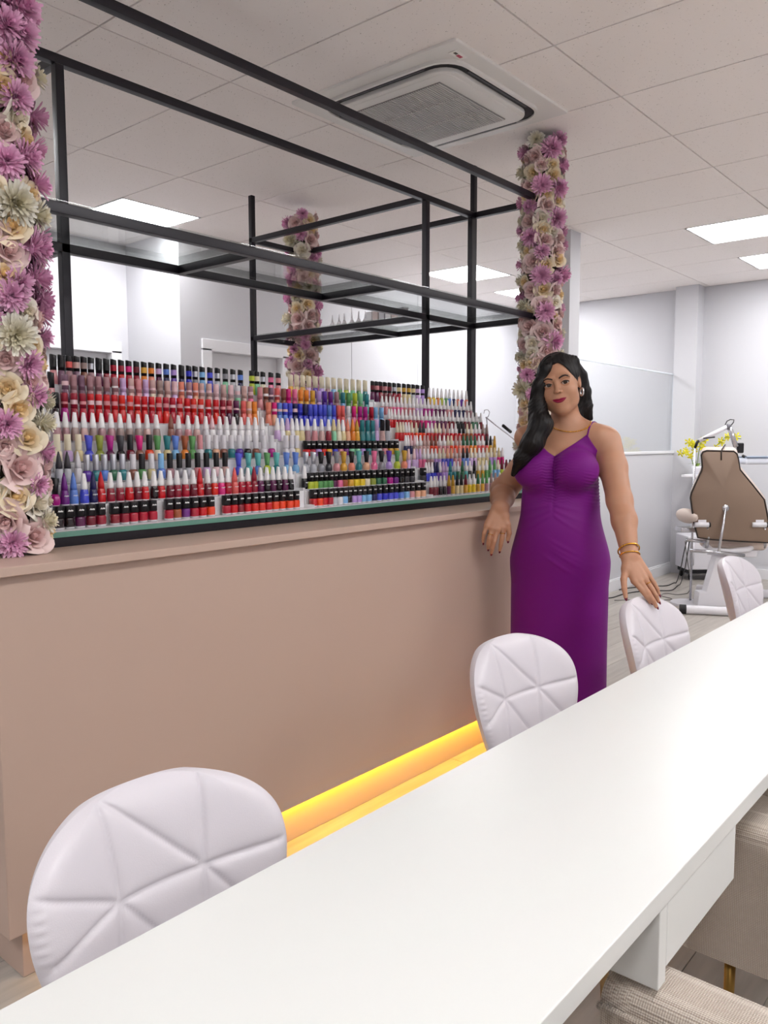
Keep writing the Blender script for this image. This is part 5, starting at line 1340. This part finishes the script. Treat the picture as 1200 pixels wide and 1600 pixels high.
# hair
M_hair = mat('dark_hair', '#0d0809', .48, bump=(300, .08))
M_hair.node_tree.nodes['Principled BSDF'].inputs['Specular IOR Level'].default_value = .35
HCH = [P(870, 559, -.045), P(852, 577, -.055), P(842, 603, -.050), P(840, 636, -.040), P(845, 664, -.060), P(832, 692, -.072), P(815, 716, -.060), P(802, 742, -.040)]
HRD = [.012, .021, .024, .034, .046, .044, .030, .008]
HCR = [P(876, 556, -.04), P(896, 564, -.02), P(909, 586, .02), P(914, 612, .035), P(918, 634, .045), P(923, 654, .05)]
HRR = [.012, .018, .018, .021, .018, .008]
def hair_sdf(p):
    q = to_head(p)
    c = ell(q, (0, .024, .038), (.083, .102, .092))
    # the face stays clear: an oval opening at the front
    e = np.sqrt(((q[:, 0]+.004)/.066)**2+((q[:, 2]+.016)/.103)**2)-1
    clear = np.minimum(-(q[:, 1]+.012), -e*.05)
    c = smax(c, clear, .006)*HS
    s1 = q[:, 1]*330+6*np.sin(q[:, 2]*30)+q[:, 0]*40
    am = np.clip(e*8, .15, 1); c = c-(.0006*np.sin(s1)+.0005*np.sin(s1*2.1+1))*am
    part = np.exp(-((q[:, 0]+.004)/.0035)**2)*(q[:, 1] < .02)*(q[:, 2] > .05)*.0045
    d = c+part
    L = chain(p, HCH, HRD, .02); L = smin(L, chain(p, HCR, HRR, .02), .01)
    L = smin(L, chain(p, [P(888, 600, .075), P(890, 650, .10), P(878, 700, .135), P(872, 745, .15)], [.075, .070, .075, .03], .03), .03)
    wob = .012*np.sin(p[:, 2]*26+1)+.006*np.sin(p[:, 2]*60)
    s2 = (p[:, 0]+wob+.55*(p[:, 2]-1.4)*(p[:, 0] < -.03)*-1.0)*420; s3 = (p[:, 1]+wob)*380
    L = L-.0008*np.sin(s2)-.0006*np.sin(s3+s2*.4)
    return smin(d, L, .014)
V, Fq = surface(hair_sdf, axis((-.22, .0035), .20), axis((-.16, .0035), .26), axis((1.18, .0035), 1.77), band=.03)
hair = link('hair', np_mesh('hair', V, Fq), M_hair, woman)
def strands(path, rad, n, seed, r0=.0022):
    rr = random.Random(seed); mb = MB(); m = len(path)
    for i in range(n):
        a = rr.uniform(0, 2*math.pi); k = rr.uniform(.75, 1.06); w1 = rr.uniform(0, 6.28); pts = []
        for j in range(m*3-2):
            f = j/3; i0 = min(m-2, int(f)); t = f-i0; c = path[i0]*(1-t)+path[i0+1]*t; r = (rad[i0]*(1-t)+rad[i0+1]*t)*k
            aa = a+.35*math.sin(f*.9+w1)
            pts.append(tuple(c+np.array([math.cos(aa), .8*math.sin(aa), 0])*r+np.array([.002*math.sin(f*2+w1), 0, 0])))
        mb.tube(pts, [r0*(1 if 1 < j < len(pts)-4 else .35) for j in range(len(pts))], 5)
    return mb
mb = strands(HCH, HRD, 90, 4, .0019); m2 = strands(HCR, HRR, 28, 5, .0016); mb.add(m2.v, m2.f)
tag(mb.obj('hair_strands', M_hair, hair, smooth=True), kind='stuff')
M_dress.node_tree.nodes['Principled BSDF'].inputs['Specular IOR Level'].default_value = .25
